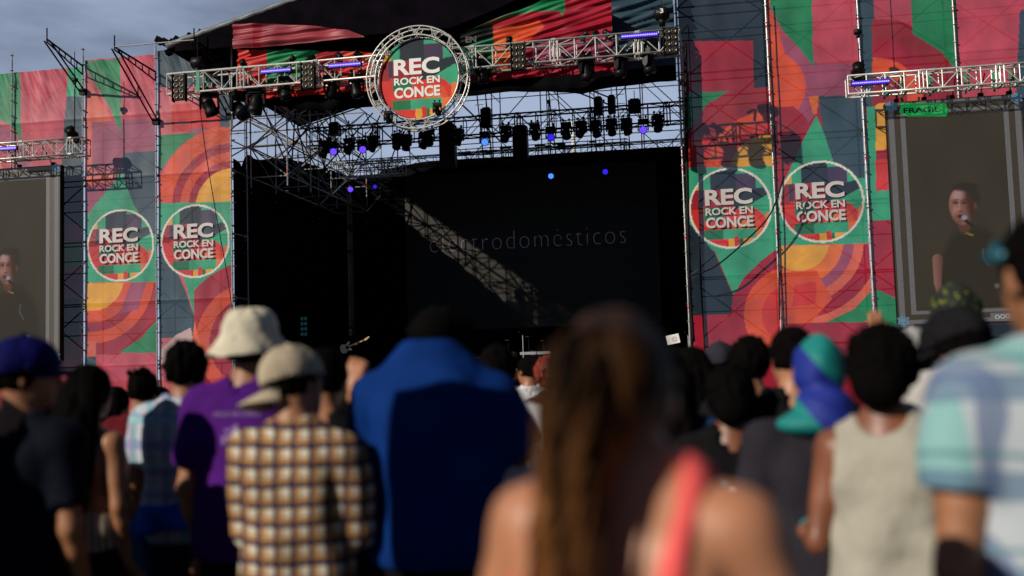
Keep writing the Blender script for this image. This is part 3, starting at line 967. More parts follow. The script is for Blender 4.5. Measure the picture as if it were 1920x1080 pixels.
tag(MB().add(vs, fs).build('side_curtain', M['blackcloth']), 'black curtain closing the right side of the stage', 'curtain')
# back curtain
hang('back_curtain', [(-14.4, 9.75), (-12.9, 9.85), (-12.88, 10.0), (-11.0, 10.25), (0.1, 10.2)], [(-14.4, 0), (.1, 0)], 42.4, .06, M['blackcloth'],
     'black curtain closing the back of the stage behind the video wall', 'curtain', 5)
# things along the top of the back wall
rb = MB()
z0 = 10.2
for z in (10.38, 10.5, 10.62):
    rb.tube((-10.2, 42.3, z), (-2.6, 42.3, z), .02, 6)
for x in np.arange(-10.2, -2.5, .5):
    rb.tube((x, 42.3, 10.0), (x, 42.3, 10.66), .018, 6)
for k in range(20):
    x = random.uniform(-10.2, -2.8)
    rb.box((x, 42.3, random.uniform(10.4, 10.6)), (random.uniform(.1, .5), .1, .08))
tag(rb.build('railing', M['dark']), 'black railing with clutter along the top of the back wall', 'railing')

# video wall with the band name
vw = empty('video_wall', (-6.7, 42, 0), 0, 'wide dark video wall at the back of the stage with the band name in thin letters', 'video wall')
pn = MB()
xa, xb, za, zb = -11.75, -1.5, 3.2, 9.6
n1, n2 = 20, 12
for i in range(n1):
    for j in range(n2):
        wx, wz = (xb - xa) / n1, (zb - za) / n2
        pn.box((xa + wx * (i + .5) + 6.7, 0, za + wz * (j + .5)), (wx - .006, .08, wz - .006))
pn.build('led_panel', M['led'], vw)
MB().box(((xa + xb) / 2 + 6.7, .08, (za + zb) / 2), (xb - xa, .07, zb - za)).build('panel_frame', M['dark'], vw)
M['wtext'] = mat('pale_screen_lettering', (.13, .12, .14), .6, emit=(.12, .09, .18), es=.26)
ta, tb = P(806, 458, 41.95), P(1173, 437, 41.95)
text_mesh('lettering', 'electrodomésticos', ((ta.x + tb.x) / 2 + 6.7, -.045, (ta.z + tb.z) / 2), tb.x - ta.x, .72, M['wtext'], vw, -.03, .004, 1.14)

# stage deck and front
tag(MB().box((-7.3, 36.6, .65), (14.2, 11.2, 1.3)).build('stage_deck', M['blackcloth']), 'black stage deck under the band', 'stage')

# ------------------------------------------------------------------ left side scaffold seen against the sky
st = empty('side_scaffold', (-14, 37, 0), 0, 'open tangle of silver scaffold tubes at the left side of the stage against the sky', 'scaffold')
ox = Vector((-14, 37, 0))
def T(s, a, b, r=.024): s.tube(Vector(a) - ox, Vector(b) - ox, r, 6)
gx = [-14.15, -12.9]; gy = list(np.arange(32.2, 43.0, 2.07)); gz = [8.0, 9.0, 10.0, 11.0, 12.0]
for x in gx + [-16.2]:
    for y in gy:
        s = MB(); T(s, (x, y, 0.0 if x < -16 else 7.6 + .06 * (y - 31)), (x, y, 12.2 if x < -14 else 11.2))
        for z in np.arange(7.5, 11.2, .5): s.lathe(Vector((x, y, z)) - ox, [(.055, -.005), (.055, .005)], 8)
        s.build('standard', M['zinc'], st)
s = MB()
for z in gz:
    for x in gx:
        T(s, (x, gy[0], z), (x, gy[-1], z))
    for y in gy:
        T(s, (-16.2, y, z), (-12.9, y, z)); 
    T(s, (-16.2, gy[0], z), (-16.2, gy[-1], z))
s.build('ledger', M['zinc'], st)
s = MB()
for i, (a, b) in enumerate(zip(gy[:-1], gy[1:])):
    for k, z in enumerate(gz[:-1]):
        if (i + k) % 2: T(s, (-14.15, a, z), (-14.15, b, z + 1)); T(s, (-12.9, b, z), (-12.9, a, z + 1))
        else: T(s, (-14.15, b, z), (-14.15, a, z + 1)); T(s, (-12.9, a, z), (-12.9, b, z + 1))
for y in gy:
    for k, z in enumerate(gz[:-1]):
        T(s, (-16.2 if k % 2 else -14.15, y, z), (-14.15 if k % 2 else -16.2, y, z + 1))
        T(s, (-14.15 if k % 2 else -12.9, y, z), (-12.9 if k % 2 else -14.15, y, z + 1))
s.build('brace', M['zinc'], st)
s = MB()
r2 = random.Random(5)
for k in range(9):          # long loose raking tubes
    y = r2.uniform(33, 41); x = r2.uniform(-14.2, -12.6)
    T(s, (x, y, r2.uniform(7.8, 8.8)), (x + r2.uniform(-1.2, 1.4), y + r2.uniform(-2.5, 2.5), r2.uniform(10.6, 11.8)), .026)
s.build('raking_tube', M['dark'], st)
s = MB()
for k in range(14):
    y = r2.choice(gy); x = r2.choice(gx); z = r2.choice(gz)
    T(s, (x, y, z + .1), (x, y, z + .2), .03)
s.build('red_tape', M['redtape'], st)

# rear tower scaffold against the sky in the middle and right
st2 = empty('rear_scaffold', (-6, 44, 0), 0, 'dark scaffold frame behind the stage seen in the sky gap', 'scaffold')
ox = Vector((-6, 44, 0))
s1, s2, s3 = MB(), MB(), MB()
xs_ = list(np.arange(-12.6, .2, 2.1))
for x in xs_:
    for y in (44.0, 46.0): T(s1, (x, y, 0), (x, y, 15.5), .026)
for z in (10.0, 11.2, 12.4, 13.6):
    for y in (44.0, 46.0): T(s2, (xs_[0], y, z), (xs_[-1], y, z), .022)
for i, (a, b) in enumerate(zip(xs_[:-1], xs_[1:])):
    for k, z in enumerate((9.4, 11.6, 13.4)):
        T(s3, (a if (i + k) % 2 else b, 44.0, z), (b if (i + k) % 2 else a, 44.0, z + 2.2), .022)
        if i % 2: T(s3, (b, 46, z), (a, 46, z + 2.2), .02)
s1.build('standard', M['dark'], st2); s2.build('ledger', M['dark'], st2); s3.build('brace', M['dark'], st2)
# leaning pairs of truss legs behind the rear truss
for k, (pa, pb, lab) in enumerate([((915, 290), (895, 178), 'dark leaning mast in the sky gap under the sign, right'), ((1050, 275), (1028, 170), 'dark leaning mast in the sky gap at the centre'),
                            ((1172, 262), (1160, 160), 'dark leaning mast in the sky gap towards the right')]):
    a, b = P(*pa, 38), P(*pb, 38)
    s = MB()
    for d_ in (-.16, .16):
        s.tube((a.x + d_, 38, a.z - .3), (b.x + d_, 38, b.z + 2), .024, 6)
    for q in range(6):
        p0 = a.lerp(b, q / 6); s.tube((p0.x - .16, 38, p0.z), (p0.x + .16, 38, p0.z), .012, 6)
    tag(s.build('lattice_mast', M['dark']), lab, 'mast', 'leaning lattice masts in the sky gap')
for k, (px, y0_, y1_, lab) in enumerate([(1074, 232, 285, 'white post standing in the sky gap behind the moving lights')]):
    a, b = P(px, y0_, 45.5), P(px, y1_ + 20, 45.5)
    tag(MB().tube((a.x, 45.5, b.z - 4), (a.x, 45.5, a.z), .09, 16).lathe((a.x, 45.5, a.z), [(.1, 0), (.1, .06), (.04, .1)], 16).build('white_post', M['white']), lab, 'post')
# black loudspeakers hanging at the rear truss
for k, (px, py, wx, hz, lab) in enumerate([(840, 275, .55, 1.5, 'tall black hanging loudspeaker under the round sign'), (976, 268, .5, 1.1, 'black hanging loudspeaker between the rear moving lights'),
                                    (1122, 200, .28, .55, 'narrow black box on the rear truss, left of a pair'), (1147, 197, .25, .55, 'narrow black box on the rear truss, right of a pair'),
                                    (1190, 200, .42, .4, 'wide black box on the rear truss near the right pole'), (912, 222, .35, .62, 'black box on the rear truss right of the round sign'),
                                    (628, 243, .35, .4, 'black box on the left part of the rear truss'), (1290, 240, .0, 0, '')]):
    if not lab: continue
    c = P(px, py, 35.4)
    s = empty('hanging_box', (c.x, 35.4, c.z), 0, lab, 'speaker', 'black boxes hanging at the rear truss')
    q = MB().box((0, 0, 0), (wx, .35, hz)); q.box((0, 0, hz / 2 + .03), (wx * .7, .2, .06))
    q.build('cabinet', M['blackplastic'], s)
    MB().tube((0, 0, hz / 2), (0, 0, hz / 2 + .35), .015, 6).build('hanger', M['dark'], s)

# coloured fabric across the front, above and behind the truss
def band_relief(X, Z):
    a = fnoise(X, Z * 1 - .22 * X, 31, [(1.2, 14), (1.0, 22), (.8, 9), (2.2, 30)], .17)
    return a + fnoise(X, Z, 33, [(3, 2), (7, 3)], .03)
def band2(x0, x1, zb, tops, paints, lab, base, Y=28.55, relief=band_relief, rows=80):
    nx = int((x1 - x0) / .03)
    def zf(X, Z):
        u = (Z - Z.min()) / (Z.max() - Z.min())
        zt_ = np.interp(X, [p[0] for p in tops], [p[1] for p in tops])
        return X, zb + u * (zt_ - zb)
    o = cloth('fabric_band', x0, x1, 0, rows * .03, Y, paints, M['banner_solid'], None, .03, base, relief, zfun=zf)
    return tag(o, lab, 'banner')
Yb = 28.5
band2(pz(443, 60, Yb)[0], pz(700, 60, Yb)[0], 9.55, [pz(440, 92, Yb), pz(560, 92, Yb), pz(640, 96, Yb), pz(705, 98, Yb)], [
    ('poly', 'green', [(500, 60), (606, 60), (590, 120), (560, 150), (500, 160)]),
    ('poly', 'or_', [(655, 60), (760, 60), (760, 112), (650, 124)]),
    ('poly', 'dred', [(606, 60), (655, 60), (640, 130), (580, 140)]),
], 'red and green fabric strip behind the left half of the front truss', 'red')
def fold_relief(X, Z):
    return fnoise(X, Z - .03 * X, 44, [(.9, 18), (.7, 27), (1.3, 11), (6, 5)], .12) - .25
band2(pz(443, 60, Yb)[0], pz(688, 60, Yb)[0], pz(560, 86, Yb)[1], [pz(440, 50, Yb), pz(520, 50, Yb), pz(600, 54, Yb), pz(660, 62, Yb), pz(690, 74, Yb)],
      [('poly', 'dred', [(480, 40), (496, 40), (496, 100), (480, 100)])], 'bunched rose coloured cloth along the top left edge of the stage opening', 'rosed', Yb, fold_relief, 34)
tops = [pz(862, 62, Yb), pz(920, 38, Yb), pz(1000, 8, Yb), pz(1060, -25, Yb), pz(1150, -60, Yb), pz(1275, -80, Yb)]
band2(pz(862, 60, Yb)[0], pz(1148, 60, Yb)[0], 9.55, tops, [
    ('poly', 'black', [(840, 60), (925, 45), (925, 80), (840, 110)]),
    ('poly', 'dgreen', [(850, 90), (930, 70), (928, 130), (850, 140)]),
    ('poly', 'green', [(862, 62), (960, 25), (1060, -30), (1060, 20), (990, 22), (925, 42)]),
    ('poly', 'dred', [(925, 40), (1000, 20), (1000, 60), (925, 66)]),
    ('poly', 'or_', [(925, 58), (1010, 36), (1020, 50), (975, 90), (925, 90)]),
    ('poly', 'orange', [(925, 75), (970, 66), (950, 130), (925, 135)]),
    ('poly', 'teal', [(872, 88), (925, 70), (925, 76), (880, 92)]),
    ('poly', 'green', [(1040, 0), (1058, -20), (1056, 32), (1042, 10)]),
    ('poly', 'slate', [(1146, -200), (1300, -200), (1300, 110), (1148, 110)]),
    ('poly', 'mauve', [(1000, 80), (1146, 70), (1146, 110), (1000, 120)]),
], 'wrinkled red, green and orange fabric above the right half of the front truss', 'crim')
Yb = 30.4
band2(pz(1140, 60, Yb)[0], pz(1264, 60, Yb)[0], 10.12, [pz(1130, -70, Yb), pz(1275, -80, Yb)], [], 'dark slate fabric above the right end of the front truss', 'slate', Yb)
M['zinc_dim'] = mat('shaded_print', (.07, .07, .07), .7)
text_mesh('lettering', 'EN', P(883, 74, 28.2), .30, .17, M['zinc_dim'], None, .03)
bt = [o for o in C.objects if o.name.startswith('lettering') and o.parent is None][-1]
fb = [o for o in C.objects if o.get('label', '').startswith('wrinkled red, green')][0]
bt.parent = fb

# ------------------------------------------------------------------ video screens
def flat(pts, Y, th=.003):
    s = MB(); s.prism([Vector((a, Y, b)) for a, b in pts], (0, th, 0)); return s
def video_screen(x0, x1, z0, z1, lab, singer, tagon):
    t = empty('video_screen', ((x0 + x1) / 2, 30.4, z0), 0, lab, 'screen', 'video screens beside the stage')
    O = t.location
    def put(s, name, m, par=None):
        s.v = [tuple(Vector(v) - O) for v in s.v]
        return s.build(name, m, par or t)
    put(MB().box(((x0 + x1) / 2, 30.51, (z0 + z1) / 2), (x1 - x0, .2, z1 - z0)), 'cabinet', M['dark'])
    dsp = put(MB().box(((x0 + x1) / 2, 30.4, (z0 + z1) / 2), (x1 - x0 - .02, .02, z1 - z0 - .02)), 'display', M['screen'])
    Y = 30.387
    s = MB()
    for k, (a, wd) in enumerate(((.05, .15), (.36, .13))):
        X0, X1, Z0, Z1 = x0 + a, x1 - a, z0 + a * .8, z1 - a * .8
        for bx0, bx1, bz0, bz1 in ((X0, X0 + wd, Z0, Z1), (X1 - wd, X1, Z0, Z1), (X0 + wd, X1 - wd, Z0, Z0 + wd * .7), (X0 + wd, X1 - wd, Z1 - wd * .7, Z1)):
            s.box(((bx0 + bx1) / 2, Y, (bz0 + bz1) / 2), (bx1 - bx0, .004, bz1 - bz0))
    put(s, 'grey_border', M['frameline'], None)
    s = MB()
    for cx, cz in ((x0 + .14, z0 + .12), (x0 + .14, z1 - .12), (x1 - .14, z0 + .12), (x1 - .14, z1 - .12)):
        s = MB().prism([Vector((cx + (.19 if k % 2 else .13) * math.cos(k * math.pi / 6), Y - .008, cz + (.19 if k % 2 else .13) * math.sin(k * math.pi / 6))) for k in range(12)], (0, .003, 0))
        put(s, 'corner_clamp', M['steelblue'])
    if tagon:
        q = [P(a, b, Y - .012) for a, b in ((1690, 193), (1772, 193), (1780, 206), (1774, 218), (1702, 219), (1686, 211))]
        tg = put(MB().prism(q, (0, .003, 0)), 'green_label', M['tag'])
        c = P(1728, 206, Y - .02)
        text_mesh('lettering', 'FRAGIL', Vector((c.x, Y - .018, c.z)) - O, .95, .15, M['tagtext'], tg, .03, .002, shear=-.02)
        # small white emblem at the foot of the picture
        c = P(1882, 594, Y - .012)
        s = MB().prism([Vector((c.x + a * .33, Y - .012, c.z + b * .12)) for a, b in ((-1, -.9), (1, -1), (1, .9), (-1, 1))], (0, .003, 0))
        fo = put(s, 'pale_panel', M['frameline'])
        s = MB()
        for k in range(3):
            N = 14
            for i in range(N):
                a0, a1 = 2 * math.pi * i / N, 2 * math.pi * (i + 1) / N
                cc = (c.x - .16 + .13 * k, c.z + .01 * k)
                s.tube((cc[0] + .05 * math.cos(a0), Y - .017, cc[1] + .05 * math.sin(a0)), (cc[0] + .05 * math.cos(a1), Y - .017, cc[1] + .05 * math.sin(a1)), .006, 4)
        put(s, 'small_mark', M['white'], None)
    # the live picture: a singer at a microphone, as colour values on a fine grid of display points
    hx = .016
    nx = int((x1 - x0 - .9) / hx); nz = int((z1 - z0 - .75) / hx)
    X, Z = np.meshgrid(np.linspace(x0 + .5, x1 - .5, nx), np.linspace(z0 + .42, z1 - .42, nz), indexing='ij')
    u = (X - singer[0]) / singer[2]; v = (Z - singer[1]) / singer[2]
    g9 = np.random.default_rng(5)
    col = np.empty(X.shape + (3,)); col[:] = (.044, .036, .026)
    col *= (1 + .10 * np.sin(X * 3.1 + 1) * np.sin(Z * 1.7) + g9.normal(0, .05, X.shape))[..., None]
    col *= (1 - .10 * ((np.arange(nx) % 31 == 0)[:, None] | (np.arange(nz) % 31 == 0)[None]))[..., None]
    def S(a, b, x): t_ = np.clip((x - a) / (b - a), 0, 1); return t_ * t_ * (3 - 2 * t_)
    def E(cx, cz, rx, rz, soft=.25, rot=0.):
        c_, s_ = math.cos(rot), math.sin(rot); du, dv = u - cx, v - cz
        a, b = (du * c_ + dv * s_) / rx, (-du * s_ + dv * c_) / rz
        return 1 - S(1 - soft, 1 + soft, np.sqrt(a * a + b * b))
    def mixc(mask, c_):
        col[:] = col * (1 - mask[..., None]) + np.array(c_) * mask[..., None]
    nn = .5 + .5 * np.sin(u * 37 + 3 * np.sin(v * 23)) * np.sin(v * 41 + 2 * np.sin(u * 31))
    def seg(ax, az, bx, bz, r0, r1, soft=.02):
        dx, dz = bx - ax, bz - az; t_ = np.clip(((u - ax) * dx + (v - az) * dz) / (dx * dx + dz * dz), 0, 1)
        return 1 - S(-soft, soft, np.hypot(u - ax - t_ * dx, v - az - t_ * dz) - (r0 + (r1 - r0) * t_))
    mixc(np.maximum(E(.25, -1.6, .95, 1.5, .12), E(.2, -3.2, .8, 1.4, .1)) * .8, (.024, .020, .014))       # black shirt
    mixc(E(.10, .70, .41, .43, .14) * (.75 + .25 * nn), (.028, .023, .021))                                 # hair
    mixc(E(.04, -.02, .17, .28, .3), (.11, .045, .032))                                                    # neck
    f_ = E(.0, .47, .33, .52, .10, .08)
    shade = (1 - .80 * S(-.02, .26, u + .12 * (v - .4)))[..., None]
    col[:] = col * (1 - f_[..., None]) + np.array((.29, .125, .10)) * shade * (.88 + .12 * nn[..., None]) * f_[..., None]
    col += (E(-.10, .80, .16, .15, .7) * f_)[..., None] * np.array((.16, .13, .14))                          # lit forehead
    col += (E(-.17, .36, .07, .12, .8) * f_)[..., None] * np.array((.12, .07, .06))
    mixc(E(.12, 1.02, .36, .12, .35) * .92, (.028, .023, .021))
    for cx, cz in ((-.15, .585), (.07, .57)): mixc(E(cx, cz, .085, .040, .5) * .85, (.05, .022, .018))
    for cx, cz in ((-.15, .66), (.07, .65)): mixc(E(cx, cz, .095, .022, .5, .1) * .7, (.05, .028, .022))
    mixc(E(-.12, .10, .10, .16, .8) * .35 * f_, (.10, .05, .04)); mixc(seg(-.16, .30, -.18, .16, .012, .012, .03) * .5, (.10, .04, .03)); mixc(seg(.04, .30, .07, .16, .012, .012, .03) * .5, (.05, .02, .02))
    col += (seg(-.055, .60, -.075, .40, .012, .03, .03))[..., None] * np.array((.14, .09, .08))
    mixc(E(-.02, .335, .06, .02, .6) * .7, (.07, .025, .02))
    mixc(E(-.05, .19, .075, .055, .4) * .9, (.045, .012, .012))
    mixc(E(-.06, .05, .12, .05, .6) * .5, (.14, .06, .05))
    mixc(E(.37, .46, .05, .10, .5), (.12, .045, .03))
    mixc(seg(.09, .06, .26, -.10, .05, .035), (.018, .016, .014))
    mixc(E(.055, .15, .075, .065, .4), (.26, .30, .36))
    mixc(seg(.10, -.30, .27, -.37, .03, .025, .02) * (nn > .35), (.22, .19, .03))
    a_ = np.maximum(seg(-.72, -.98, -.76, -1.65, .14, .10), seg(-.76, -1.65, -.60, -2.45, .10, .06))
    sh2 = (1 - .6 * S(-.85, -.55, u))[..., None]
    col[:] = col * (1 - a_[..., None]) + np.array((.26, .12, .10)) * sh2 * a_[..., None]
    mixc(E(-.78, -2.62, .15, .10, .4, .5), (.22, .09, .07))
    mixc(seg(.5, -.75, .48, -1.0, .018, .018), (.09, .09, .10)); mixc(seg(.48, -1.0, .62, -1.22, .018, .018), (.09, .09, .10))
    mixc(E(.80, -1.80, .07, .07, .4), (.11, .11, .12)); mixc(E(.95, -2.55, .09, .06, .6), (.14, .06, .04))
    V = np.stack([X, np.full(X.shape, Y - .002), Z], -1).reshape(-1, 3) - np.array(O)
    i_, j_ = np.meshgrid(np.arange(nx - 1), np.arange(nz - 1), indexing='ij')
    q = np.stack([i_ * nz + j_, (i_ + 1) * nz + j_, (i_ + 1) * nz + j_ + 1, i_ * nz + j_ + 1], -1).reshape(-1, 4)
    me = bpy.data.meshes.new('live_picture')
    me.vertices.add(len(V)); me.vertices.foreach_set('co', V.ravel())
    me.loops.add(q.size); me.loops.foreach_set('vertex_index', q.ravel().astype(np.int32))
    me.polygons.add(len(q)); me.polygons.foreach_set('loop_start', np.arange(0, q.size, 4, dtype=np.int32))
    me.update(calc_edges=True)
    at = me.color_attributes.new('print', 'FLOAT_COLOR', 'POINT')
    at.data.foreach_set('color', np.concatenate([np.clip(col, 0, 1).reshape(-1, 3), np.ones((len(V), 1))], 1).ravel())
    me.materials.append(M['livepic'])
    lp_ = bpy.data.objects.new('live_picture', me); C.objects.link(lp_); lp_.parent = t
    # hanging hardware
    s = MB()
    for x in np.linspace(x0 + .3, x1 - .3, 5):
        s = MB()
        s.tube((x, 30.47, z1), (x, 29.9, z1 + .5), .016, 6)
        s.box((x, 30.47, z1 + .05), (.12, .1, .1))
        put(s, 'hanging_link', M['dark'])
    return t
m = bpy.data.materials.new('live_screen_picture'); m.use_nodes = True
b_ = m.node_tree.nodes['Principled BSDF']; a_ = m.node_tree.nodes.new('ShaderNodeAttribute'); a_.attribute_name = 'print'
b_.inputs['Base Color'].default_value = (.010, .009, .007, 1); b_.inputs['Roughness'].default_value = .6; b_.inputs['Specular IOR Level'].default_value = .1
m.node_tree.links.new(a_.outputs['Color'], b_.inputs['Emission Color']); b_.inputs['Emission Strength'].default_value = .8
M['livepic'] = m
sr = P(1805, 418, 30.38)
srs = (P(1805, 345, 30.38) - sr).length / 1.1
video_screen(P(1672, 400, 30.4).x, P(1930, 400, 30.4).x, P(1685, 611, 30.4).z, P(1657, 193, 30.4).z, 'large video screen right of the stage showing a singer and a green label', (sr.x, sr.z, srs), True)
slf = P(12, 530, 30.38)
video_screen(-25.1, P(113, 500, 30.4).x, P(120, 676, 30.4).z, P(105, 309, 30.4).z, 'large video screen at the left edge showing a singer, with no green label', (slf.x, slf.z, srs * 1.0), False)

# cables hanging in front of the banners
def cable(pts, Y, r, lab, m=None):
    q = [P(a, b, Y) for a, b in pts]
    # smooth the run
    out = []
    for i in range(len(q) - 1):
        p0 = q[max(i - 1, 0)]; p1 = q[i]; p2 = q[i + 1]; p3 = q[min(i + 2, len(q) - 1)]
        for k in range(6):
            t = k / 6
            out.append(.5 * ((2 * p1) + (p2 - p0) * t + (2 * p0 - 5 * p1 + 4 * p2 - p3) * t * t + (3 * p1 - p0 - 3 * p2 + p3) * t ** 3))
    out.append(q[-1])
    tag(MB().sweep(out, r, 8).build('cable', m or M['dark'], None, True), lab, 'cable')
cable([(372, 175), (385, 280), (405, 400), (425, 510), (437, 590)], 30.0, .014, 'thin black cable hanging down in front of the left inner banner')
cable([(1285, 80), (1288, 300), (1292, 520), (1300, 640)], 30.6, .05, 'thick black cable running down beside the right scaffold pole')
cable([(1470, 330), (1445, 400), (1400, 450), (1340, 500), (1293, 517)], 30.2, .022, 'black cable drooping across the emblem of the right inner banner')
cable([(1440, 0), (1448, 160), (1456, 330), (1462, 600)], 30.8, .018, 'black cable tied down the middle right scaffold pole')
cable([(1270, 95), (1285, 88), (1284, 110)], 29, .03, 'short black cable loop at the right end of the front truss')
cable([(141, 140), (140, 230)], 29.15, .012, 'thin cable above the left screen truss')
# small lit white notice at the right of the stage
c = P(1262, 636, 30.3)
nt_ = empty('notice', (c.x, 30.3, c.z), 0, 'small white notice with a faint round mark beside the right scaffold pole', 'sign')
MB().box((0, 0, 0), (.36, .01, .26), Matrix.Rotation(-.18, 3, 'Y')).build('paper', M['white'], nt_)
s = MB()
for R_ in (.07, .04):
    for i in range(16):
        a0, a1 = 2 * math.pi * i / 16, 2 * math.pi * (i + 1) / 16
        s.tube((R_ * math.cos(a0) + .04, -.008, R_ * math.sin(a0)), (R_ * math.cos(a1) + .04, -.008, R_ * math.sin(a1)), .005, 4)
s.build('round_mark', mat('pink_ink', (.45, .2, .3), .6), nt_)
# ================================================================== PEOPLE
def surfnet(f, lo, hi, h):
    lo = np.array(lo, float); n = np.maximum(3, np.ceil((np.array(hi) - lo) / h).astype(int) + 1)
    ax = [lo[k] + h * np.arange(n[k]) for k in range(3)]
    V = f(ax[0][:, None, None], ax[1][None, :, None], ax[2][None, None, :])
    V = np.broadcast_to(V, n).astype(np.float64)
    I = V < 0
    cs = [(a, b, c) for a in (0, 1) for b in (0, 1) for c in (0, 1)]
    sl_ = lambda A, o: A[o[0]:A.shape[0] - 1 + o[0], o[1]:A.shape[1] - 1 + o[1], o[2]:A.shape[2] - 1 + o[2]]
    cnt = sum(sl_(I, o).astype(int) for o in cs)
    act = (cnt > 0) & (cnt < 8)
    idx = -np.ones(act.shape, int); A = np.argwhere(act)
    if len(A) == 0: return np.zeros((0, 3)), np.zeros((0, 4), int)
    idx[act] = np.arange(len(A))
    acc = np.zeros((len(A), 3)); num = np.zeros(len(A))
    for a in cs:
        for k in range(3):
            if a[k] == 0:
                b = list(a); b[k] = 1
                va = V[A[:, 0] + a[0], A[:, 1] + a[1], A[:, 2] + a[2]]; vb = V[A[:, 0] + b[0], A[:, 1] + b[1], A[:, 2] + b[2]]
                cr_ = (va < 0) != (vb < 0)
                t = np.where(cr_, va / np.where(cr_, va - vb, 1), 0)
                p = np.tile(np.array(a, float), (len(A), 1)); p[:, k] = t
                acc[cr_] += p[cr_]; num[cr_] += 1
    pts = lo + h * (A + acc / num[:, None])
    Q = []
    for k in range(3):
        u, v = (k + 1) % 3, (k + 2) % 3
        s0 = [slice(1, -1)] * 3; s0[k] = slice(0, -1); s1 = list(s0); s1[k] = slice(1, None)
        a = I[tuple(s0)]; b = I[tuple(s1)]
        E = np.argwhere(a != b)
        if len(E) == 0: continue
        flip = a[E[:, 0], E[:, 1], E[:, 2]]
        off = np.ones(3, int); off[k] = 0
        G = E + off
        def g(du, dv):
            H = G.copy(); H[:, u] += du; H[:, v] += dv
            return idx[H[:, 0], H[:, 1], H[:, 2]]
        q = np.stack([g(-1, -1), g(0, -1), g(0, 0), g(-1, 0)], 1)
        q[~flip] = q[~flip][:, ::-1]
        Q.append(q[(q >= 0).all(1)])
    return pts, np.concatenate(Q)

def np_mesh(name, parts, m, parent):
    V = []; Q = []; n = 0
    for v, q in parts:
        V.append(v); Q.append(q + n); n += len(v)
    V = np.concatenate(V); Q = np.concatenate(Q)
    me = bpy.data.meshes.new(name)
    me.vertices.add(len(V)); me.vertices.foreach_set('co', V.ravel())
    me.loops.add(Q.size); me.loops.foreach_set('vertex_index', Q.ravel().astype(np.int32))
    me.polygons.add(len(Q)); me.polygons.foreach_set('loop_start', np.arange(0, Q.size, 4, dtype=np.int32))
    me.update(calc_edges=True)
    me.polygons.foreach_set('use_smooth', np.ones(len(Q), bool))
    me.materials.append(m)
    o = bpy.data.objects.new(name, me); C.objects.link(o); o.parent = parent
    return o

def cone(p, a, b, ra, rb):
    ax, ay, az = a; d = np.array(b, float) - np.array(a, float); L2 = (d ** 2).sum() + 1e-12
    x, y, z = p[0] - ax, p[1] - ay, p[2] - az
    t = np.clip((x * d[0] + y * d[1] + z * d[2]) / L2, 0, 1)
    return np.sqrt((x - t * d[0]) ** 2 + (y - t * d[1]) ** 2 + (z - t * d[2]) ** 2) - (ra + (rb - ra) * t)
def ell(p, c, r):
    x, y, z = p[0] - c[0], p[1] - c[1], p[2] - c[2]
    k0 = np.sqrt((x / r[0]) ** 2 + (y / r[1]) ** 2 + (z / r[2]) ** 2)
    k1 = np.sqrt((x / r[0] ** 2) ** 2 + (y / r[1] ** 2) ** 2 + (z / r[2] ** 2) ** 2) + 1e-9
    return k0 * (k0 - 1) / k1
def sm(a, b, k):
    h = np.clip(.5 + .5 * (b - a) / k, 0, 1)
    return b + (a - b) * h - k * h * (1 - h)
def folds(p, s, amp):
    x, y, z = p
    return amp * (np.sin(9 * x + 5 * z + 3 * np.sin(7 * z + s) + s) * np.cos(11 * z - 6 * x + 2 * s + 2 * np.sin(5 * x + s)) + .5 * np.sin(23 * x + 4 * z + 2 * s + 2 * np.sin(9 * z))
                  + 2.6 * np.clip(1.36 - z, 0, .4) * np.sin(36 * x + 3 * np.sin(4 * z + s) + s))

